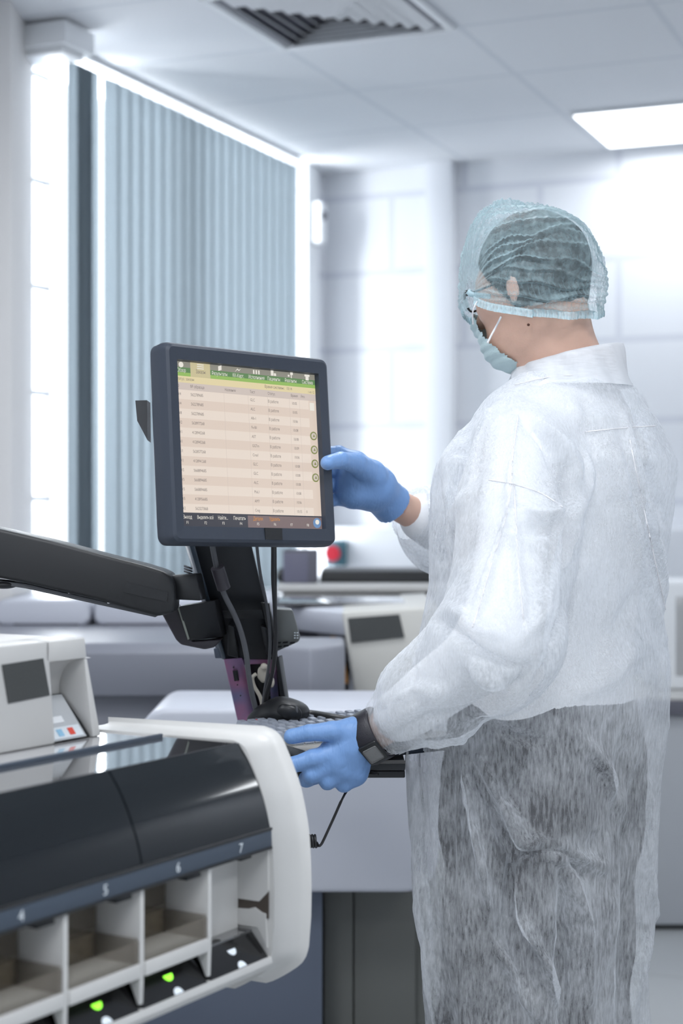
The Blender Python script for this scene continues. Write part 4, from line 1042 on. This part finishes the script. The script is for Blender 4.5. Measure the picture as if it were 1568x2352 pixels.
# gathered band along the lower edge, both sides
def band(side):
    rows = []
    e = P3[:, -1 if side > 0 else 0]
    for k, (dz, dn) in enumerate(((0, 0), (-.003, .004), (-.006, .002), (-.009, .005), (-.013, .008))):
        wv = np.sin(np.arange(nphi) * 1.55) * (.0014 + .0012 * k)
        rows.append(e + HU * dz + HL * ((dn + wv) * side * .6)[:, None])
    V = np.stack(rows, 1).reshape(-1, 3); n = 5
    q = np.arange(nphi - 1)[:, None] * n + np.arange(n - 1)[None, :]
    return V, np.stack([q, q + 1, q + n + 1, q + n], -1).reshape(-1, 4)
for sd in (1, -1):
    v, f = band(sd); make('cap_band', v, f, 'capband', cap_o)
B().tube([Fk + UP * .004 - SDv * .004, Fk + AX * .004 + SDv * .01 - UP * .004, Fk + SDv * .03 - UP * .012 - AX * .02], .004, n=10).build('cap_knot', 'capband', cap_o, 180)

# shirt and trousers under the gown
fl = Field((.0, 2.20, .90), (.62, 3.02, 1.56), .008)
for a_ in (L_sh, R_sh): fl.cone(a_ + V3(0, 0, -.008), NB + V3(0, 0, -.045), .050, .060, .03)
fl.loft([1.53, 1.46, 1.40, 1.34, 1.22, 1.10, 1.0, .955], [.355, .350, .345, .34, .335, .33, .325, .325], [DT] * 8, [.072, .14, .165, .187, .18, .168, .172, .175], [.070, .092, .108, .122, .125, .118, .122, .124], math.radians(45), .03)
for s_, e_, w_ in ((L_sh, L_el, L_wr), (R_sh, R_el, R_wr)):
    fl.chain([s_, e_, e_ + (w_ - e_) * .80], [.058, .054, .040], .03)
Vs, Fs = fl.mesh(); Ns = vnormals(Vs, Fs); Vs = Vs + Ns * (.005 * wob(Vs, 3, (25, 25, 12)))[:, None]
make('shirt', Vs, Fs, 'shirt', PERSON)
fl = Field((.05, 2.35, .05), (.60, 2.98, 1.03), .008)
fl.loft([1.005, .96, .90, .84, .80], [.325] * 5, [DT] * 5, [.170, .180, .188, .188, .178], [.120, .135, .145, .145, .138], math.radians(45), .03)
for hip, kn, an in feet: fl.chain([hip + V3(0, 0, -.06), kn, an], [.105, .085, .066], .025)
Vt, Ft = fl.mesh(); Nt = vnormals(Vt, Ft); Vt = Vt + Nt * (.010 * wob(Vt, 9, (22, 22, 30)))[:, None]
make('trousers', Vt, Ft, 'trouser', PERSON)
fl = Field((.0, 2.35, -.02), (.65, 3.1, .16), .006)
for hip, kn, an in feet: fl.cone(an + V3(0, 0, -.045) - FD * .02, an + FD * .17 + V3(0, 0, -.055), .042, .033, .02)
Vq, Fq = fl.mesh(); Vq[:, 2] = np.maximum(Vq[:, 2], .001); make('shoes', Vq, Fq, 'shoe', PERSON)

# gown
def hz(y): return CH - (y - 1176) * DT / F
gy = [845, 870, 905, 960, 1060, 1130, 1340, 1440, 1530, 1720, 1900, 2050, 2352, 2560]
gc = [1305, 1312, 1306, 1302, 1284, 1272, 1257, 1247, 1244, 1232, 1224, 1224, 1227, 1232]
gh = [105, 138, 180, 218, 290, 294, 277, 288, 306, 300, 289, 286, 252, 240]
k_ = DT / F
zs = [hz(y) for y in gy]; cx = [(c - 784) * k_ for c in gc]; ra = [h * k_ * 1.13 for h in gh]; rb = [h * k_ * .835 for h in gh]
def gfold(a, Z):
    lo = np.clip((1.15 - Z) / .5, .12, 1)
    return lo * (.010 * np.sin(a * 5 + 3 * Z) + .006 * np.sin(a * 11 - 5 * Z + 1) + .004 * np.sin(a * 17 + 9 * Z))
fl = Field((-.08, 2.15, .33), (.66, 3.06, 1.56), .0065)
fl.loft(zs, cx, [DT] * len(zs), ra, rb, math.radians(45), .03, gfold)
dirw = (L_wr - L_el); Lc = L_el + dirw * .93
fl.chain([L_sh + V3(-.004, .01, -.012), L_sh * .5 + L_el * .5 + V3(.012, 0, 0), L_el + V3(0.004, 0, .005), L_el * .45 + L_wr * .55 + V3(0, 0, -.006), PXv(900, 1662, 2.48)], [.084, .090, .091, .072, .048], .022)
fl.cone(PXv(1180, 1500, 2.42), PXv(1150, 1560, 2.41), .055, .050, .03)
fl.chain([R_sh, R_el, R_el * .4 + R_wr * .6, PXv(950, 1182, 2.78)], [.092, .085, .074, .047], .03)
Vg, Fg = fl.mesh(); Vg = relax(Vg, Fg, 2); Ng = vnormals(Vg, Fg)
cr = [  # (pixel polyline, half width px, height m)
    ([(1200, 960), (1250, 1010), (1290, 1080), (1308, 1160)], 12, -.007), ([(1215, 945), (1275, 1010), (1310, 1070), (1325, 1120)], 14, .011),
    ([(1306, 1130), (1316, 1250), (1303, 1400), (1270, 1510), (1215, 1590)], 11, -.013), ([(1180, 960), (1178, 1060), (1165, 1180), (1120, 1330), (1095, 1420)], 9, .008),
    ([(1178, 1120), (1185, 1240), (1195, 1400), (1205, 1480)], 9, .006), ([(1200, 1170), (1260, 1190), (1298, 1170)], 13, .010), ([(1195, 1215), (1250, 1215), (1290, 1200)], 12, -.008),
    ([(1130, 1100), (1050, 1180), (1020, 1260)], 13, .006), ([(1080, 965), (1060, 1060), (1035, 1150), (1028, 1230)], 12, -.010), ([(1120, 950), (1090, 1080), (1055, 1190)], 11, .007),
    ([(990, 1080), (1000, 1200), (1020, 1330)], 12, -.008), ([(1015, 1430), (1060, 1465), (1100, 1500), (1150, 1530)], 12, -.012), ([(1040, 1400), (1090, 1440), (1150, 1460)], 13, .009),
    ([(1080, 1530), (1120, 1560), (1170, 1575)], 12, .010), ([(1110, 1500), (1170, 1530), (1215, 1530)], 11, -.009), ([(1190, 1480), (1240, 1420), (1270, 1320)], 14, .008), ([(1130, 1590), (1190, 1570), (1225, 1520)], 12, -.008),
    ([(880, 1615), (960, 1580), (1050, 1590)], 13, .006), ([(890, 1690), (970, 1650), (1060, 1640), (1130, 1600)], 14, -.007), ([(930, 1640), (1000, 1600), (1060, 1560)], 10, .005), ([(870, 1640), (900, 1600), (950, 1560)], 8, -.004),
    ([(1280, 900), (1340, 960), (1420, 980)], 20, .006), ([(1220, 880), (1180, 920), (1130, 960)], 14, .006), ([(1340, 930), (1370, 1040), (1400, 1160)], 13, -.007), ([(1430, 960), (1455, 1080), (1500, 1250), (1530, 1400)], 10, .009),
    ([(1460, 960), (1490, 1080), (1525, 1200)], 10, -.008), ([(1400, 1000), (1430, 1140), (1470, 1300), (1525, 1470)], 9, .008), ([(1360, 1020), (1350, 1110), (1310, 1210)], 14, .008), ([(1370, 1130), (1360, 1230), (1330, 1310)], 12, -.006),
    ([(1100, 1900 - 150), (1150, 1850), (1200, 1930), (1290, 1960), (1380, 1990)], 16, .013), ([(1190, 1960), (1240, 1945), (1300, 1960), (1340, 2010)], 12, -.013),
    ([(1060, 1700), (1080, 1830), (1105, 1980), (1130, 2140)], 8, .010), ([(1045, 1690), (1055, 1850), (1060, 2060), (1065, 2300)], 7, .006), ([(1085, 1760), (1130, 1850), (1180, 1960), (1170, 2100)], 12, -.010),
    ([(1180, 1965), (1200, 2100), (1250, 2200), (1290, 2330)], 11, .011), ([(1130, 2160), (1180, 2240), (1230, 2330)], 12, .010), ([(1320, 2010), (1345, 2120), (1355, 2300)], 11, .010), ([(1290, 2000), (1300, 2150), (1290, 2330)], 13, -.012),
    ([(1330, 1690), (1400, 1780), (1440, 1880)], 16, .008), ([(1110, 1660), (1180, 1690), (1260, 1710)], 14, -.007), ([(1440, 1700), (1420, 1850), (1410, 2050)], 16, -.006), ([(1490, 1800), (1480, 1950), (1500, 2100)], 9, .008),
    ([(1505, 2070), (1470, 2200), (1440, 2330)], 9, .007), ([(1370, 1500), (1430, 1420), (1480, 1350)], 22, -.005), ([(1300, 1600), (1400, 1560), (1480, 1480)], 20, .006), ([(960, 1760), (975, 1950), (1000, 2200)], 12, -.006),
    ([(1000, 1500), (1060, 1700 - 100)], 12, .0), ([(1180, 885), (1260, 865), (1340, 862), (1430, 866)], 8, -.005)]
Vg = creases(Vg, Ng, cr); Ng = vnormals(Vg, Fg)
rdg = lambda sd, fr_, k: np.clip(1 - np.abs(wob(Vg, sd, fr_, 5)) * k, 0, 1) ** 2
Vg = Vg + Ng * (.0055 * rdg(31, (16, 16, 7), 3.2) - .0045 * rdg(47, (24, 24, 12), 3.5) + .0018 * rdg(58, (40, 40, 20), 3.0) - .001)[:, None]; Ng = vnormals(Vg, Fg)
Vg = Vg + Ng * (.0035 * wob(Vg, 21, (38, 38, 14), 9) + .0008 * wob(Vg, 4, (90, 90, 45), 9))[:, None]
keep = np.ones(len(Vg), bool)
keep &= Vg[:, 2] > .36
nb2 = NB + V3(.0, 0, 0); keep &= ~((np.linalg.norm((Vg - nb2)[:, :2], axis=1) < .085) & (Vg[:, 2] > 1.47))
for w_, e_, lim in ((PXv(900, 1662, 2.48), L_el, .012), (PXv(950, 1182, 2.78), R_el, .010)):
    d_ = (w_ - e_) / np.linalg.norm(w_ - e_); keep &= ~(((Vg - w_) @ d_ > lim) & (np.linalg.norm(Vg - w_, axis=1) < .09))
gown_V = Vg[keep]; gown_N = vnormals(Vg, Fg)[keep]
gown = make('gown', Vg, Fg, 'gown', PERSON, keep)
# stitched seams lying on the cloth
Pg = proj(gown_V); fr = gown_N[:, 1] < .1
def on_cloth(x, y, off=.0026):
    d2 = np.where(fr, ((Pg - np.array([x, y])) ** 2).sum(1), 1e9); ii = np.argsort(d2)[:8]; ii = ii[gown_V[ii, 1] < gown_V[ii, 1].min() + .03]
    D_ = gown_V[ii, 1].mean() - off; return px(x, y, D_)
def seam(pts, r=.0010):
    P_ = smooth_path([Vector((x, y, 0)) for x, y in pts], 9); B().tube([on_cloth(p.x, p.y) for p in P_], r, n=6, sub=3).build('seam', 'white_cord' if pts[0][1] < 1600 else 'collar', gown, 180)
for s_ in ([(1190, 955), (1182, 1010), (1176, 1070), (1176, 1112)], [(1122, 1102), (1178, 1112), (1240, 1132), (1292, 1165)], [(1176, 1112), (1158, 1200), (1130, 1290), (1104, 1380), (1085, 1440)],
           [(1180, 1112), (1186, 1220), (1192, 1330), (1204, 1440)], [(1345, 992), (1420, 984), (1505, 978)], [(1446, 1010), (1470, 1130), (1500, 1270), (1528, 1400)],
           [(1182, 884), (1260, 866), (1340, 862), (1425, 866)]): seam(s_)
# stand collar
n = 96; rings = []
for j, (rr, zz) in enumerate(((.104, -.010), (.097, .004), (.093, .022), (.091, .040), (.089, .052), (.087, .058), (.084, .056), (.083, .030), (.083, .0))):
    ring = []
    for k in range(n):
        a = 2 * math.pi * k / n; ca, sa = math.cos(a), math.sin(a)
        back = .5 + .5 * math.cos(a - math.radians(-10))
        h = zz * (.42 + .50 * back) + .006 * back * (zz > 0)
        w = .0022 * math.sin(a * 9 + zz * 60) + .0015 * math.sin(a * 17 + j)
        r_ = rr + w - .006 * (1 - back) 
        ring.append((NB[0] + .002 + r_ * ca * 1.02, NB[1] + r_ * sa, 1.503 + .006 * back + h))
    rings.append(ring)
Vk = np.array(rings).reshape(-1, 3); q = np.arange(len(rings) - 1)[:, None] * n; kk2 = np.arange(n)[None, :]
Fk_ = np.stack([q + kk2, q + (kk2 + 1) % n, q + n + (kk2 + 1) % n, q + n + kk2], -1).reshape(-1, 4)
make('collar', Vk, Fk_, 'collar', gown)

# gloves
def glove(Hn, w_, e_, rad, name_lab, cuffp):
    pts = np.array([p for v in Hn.values() for p, r in v] + [cuffp]); lo = pts.min(0) - .05; hi = pts.max(0) + .05
    fl = Field(lo, hi, .0022); hand(fl, Hn, .0006)
    fl.cone(Hn['palm'][0][0], cuffp, Hn['palm'][0][1] + .001, rad, .012)
    V, Fc = fl.mesh(); V = relax(V, Fc, 1, .4); N = vnormals(V, Fc)
    V = V + N * (.0007 * wob(V, 12, (120, 120, 220), 8) + .0004 * wob(V, 15, (420, 300, 420), 8))[:, None]
    d_ = (cuffp - Hn['palm'][0][0]); d_ /= np.linalg.norm(d_)
    keep = (V - cuffp) @ d_ < .0
    o = make('glove', V, Fc, 'glove', PERSON, keep); return d_
gd = glove(LH, L_wr, L_el, .031, '', PXv(862, 1682, 2.485))
gd2 = glove(RH, R_wr, R_el, .034, '', PXv(902, 1160, 2.752))
# rolled cuff bead of the right glove
def ringtube(c, d, r, th, name, m, parent, ry=1.0, n=40, updir=(0, 0, 1)):
    d = Vector(d).normalized(); a = d.cross(Vector(updir)).normalized(); b_ = d.cross(a).normalized()
    pts = [Vector(c) + a * (r * math.cos(q)) + b_ * (r * ry * math.sin(q)) for q in np.linspace(0, 2 * math.pi, n)]
    return B().tube(pts, th, n=8, sub=1, caps=False).build(name, m, parent, 180)
# wristband: flat black strap round the left wrist with a grey square face
wc = PXv(856, 1690, 2.480); wd = (PXv(905, 1660, 2.47) - PXv(815, 1706, 2.49)); wd /= np.linalg.norm(wd)
au = np.cross(wd, V3(0, 0, 1)); au /= np.linalg.norm(au); av = np.cross(wd, au)
rows = []; nn_ = 64
for k in range(nn_):
    a = 2 * math.pi * k / nn_
    e_ = au * math.cos(a) * .0375 + av * math.sin(a) * .0375
    nrm = e_ / np.linalg.norm(e_); c = wc + e_
    wid = .0155
    rows.append([c - wd * wid, c - wd * wid + nrm * .003, c - wd * (wid - .002) + nrm * .004, c + wd * (wid - .002) + nrm * .004, c + wd * wid + nrm * .003, c + wd * wid])
Vw = np.array(rows).reshape(-1, 3); q = np.arange(nn_)[:, None]; kk2 = np.arange(6)[None, :]
Fw = np.stack([q * 6 + kk2, q * 6 + (kk2 + 1) % 6, ((q + 1) % nn_) * 6 + (kk2 + 1) % 6, ((q + 1) % nn_) * 6 + kk2], -1).reshape(-1, 4)
wb = make('wristband', Vw, Fw, mat('strap_black', (.02, .019, .026), .4, bump=.2, bscale=700), PERSON)
# watch face turned to the viewer's lower side
fn = V3(.05, -.86, -.50); fn -= wd * (fn @ wd); fn /= np.linalg.norm(fn); fu = np.cross(fn, wd); fc = wc + fn * .0395
WM = Matrix(((wd[0], fu[0], fn[0], fc[0]), (wd[1], fu[1], fn[1], fc[1]), (wd[2], fu[2], fn[2], fc[2]), (0, 0, 0, 1)))
b = B().box(-.0155, .0155, -.019, .019, -.004, .0030, .003, 3); bmesh.ops.transform(b.bm, matrix=WM, verts=b.bm.verts); b.build('band_case', 'satin_black' if 'satin_black' in M else 'black_s', wb, 50)
b = B().box(-.0115, .0115, -.013, .013, .003, .0046, .0022, 3); bmesh.ops.transform(b.bm, matrix=WM, verts=b.bm.verts); b.build('band_face', mat('grey_watch_face', (.20, .20, .20), .35, bump=.2, bscale=500), wb, 50)

# ================================================================ SCANNER AND CORD
SCN = thing('barcode_scanner', 'black egg-shaped handheld scanner lying behind the keyboard', 'scanner', (0, 0, 0))
c0 = PXv(655, 1635, 2.705); fl = Field(c0 - .12, c0 + .12, .003)
fl.ell(c0, (.040, .040, .0215), None, .02)
fl.cone(PXv(640, 1636, 2.705), PXv(590, 1650, 2.695), .020, .010, .02); fl.cone(PXv(600, 1645, 2.695), PXv(580, 1655, 2.695), .014, .009, .012)
Vx, Fx = fl.mesh(); make('scanner_body', Vx, Fx, 'black', SCN)
B().ball(PXv(664, 1636, 2.669), (.021, .006, .0135), Matrix.Rotation(.25, 4, 'Y')).build('scanner_window', 'black_s', SCN, 180)
B().ball(PXv(681, 1629, 2.665), (.0022, .002, .0060), Matrix.Rotation(-.2, 4, 'Y')).build('painted_highlight', 'cable_g', SCN, 180)  # grey bead standing in for a highlight on the black body
c = PXv(589, 1655, 2.680); B().cyl(c, (c[0], c[1] - .004, c[2]), .0052, n=20).build('badge', 'chrome', SCN)
B().cyl((c[0], c[1] - .004, c[2]), (c[0], c[1] - .0048, c[2]), .0028, n=16).build('badge_dot', 'red', SCN)
B().tube([PXv(690, 1645, 2.73), PXv(720, 1648, 2.73), PXv(765, 1656, 2.705), PXv(800, 1662, 2.705)], .012, n=16).build('scanner_handle', 'black', SCN, 180)
B().cyl(PXv(655, 1668, 2.705), PXv(655, 1706, 2.705), .012, .02).build('scanner_stand', 'black_m', SCN)
t = thing('coiled_cord', 'black coiled cord hanging in front of the white housing under the gloved hand', 'cord')
d = 2.50; pts = []
for k in range(9 * 14):
    a = k / 14 * 2 * math.pi; x, y, z = px(672 + k * .44, 1932, d)
    pts.append((x, y + .0075 * math.cos(a), z + .0088 * math.sin(a)))
pts += [px(731, 1943, d), px(737, 1940, d), px(745, 1925, d), px(770, 1870, d), px(795, 1818, d), px(830, 1780, 2.55), px(868, 1778, 2.535)]
B().tube(pts, .0021, n=8, sub=2).build('cord', 'rubber', t, 180)
B().tube([px(675, 1932, d), px(640, 1935, d), px(560, 1990, d)], .0026).build('cord_tail', 'rubber', t, 180)
B().box(px(585, 0, 2.6)[0], px(640, 0, 2.6)[0], 2.5, 2.58, .80, .82).build('x', 'black', t) if False else None
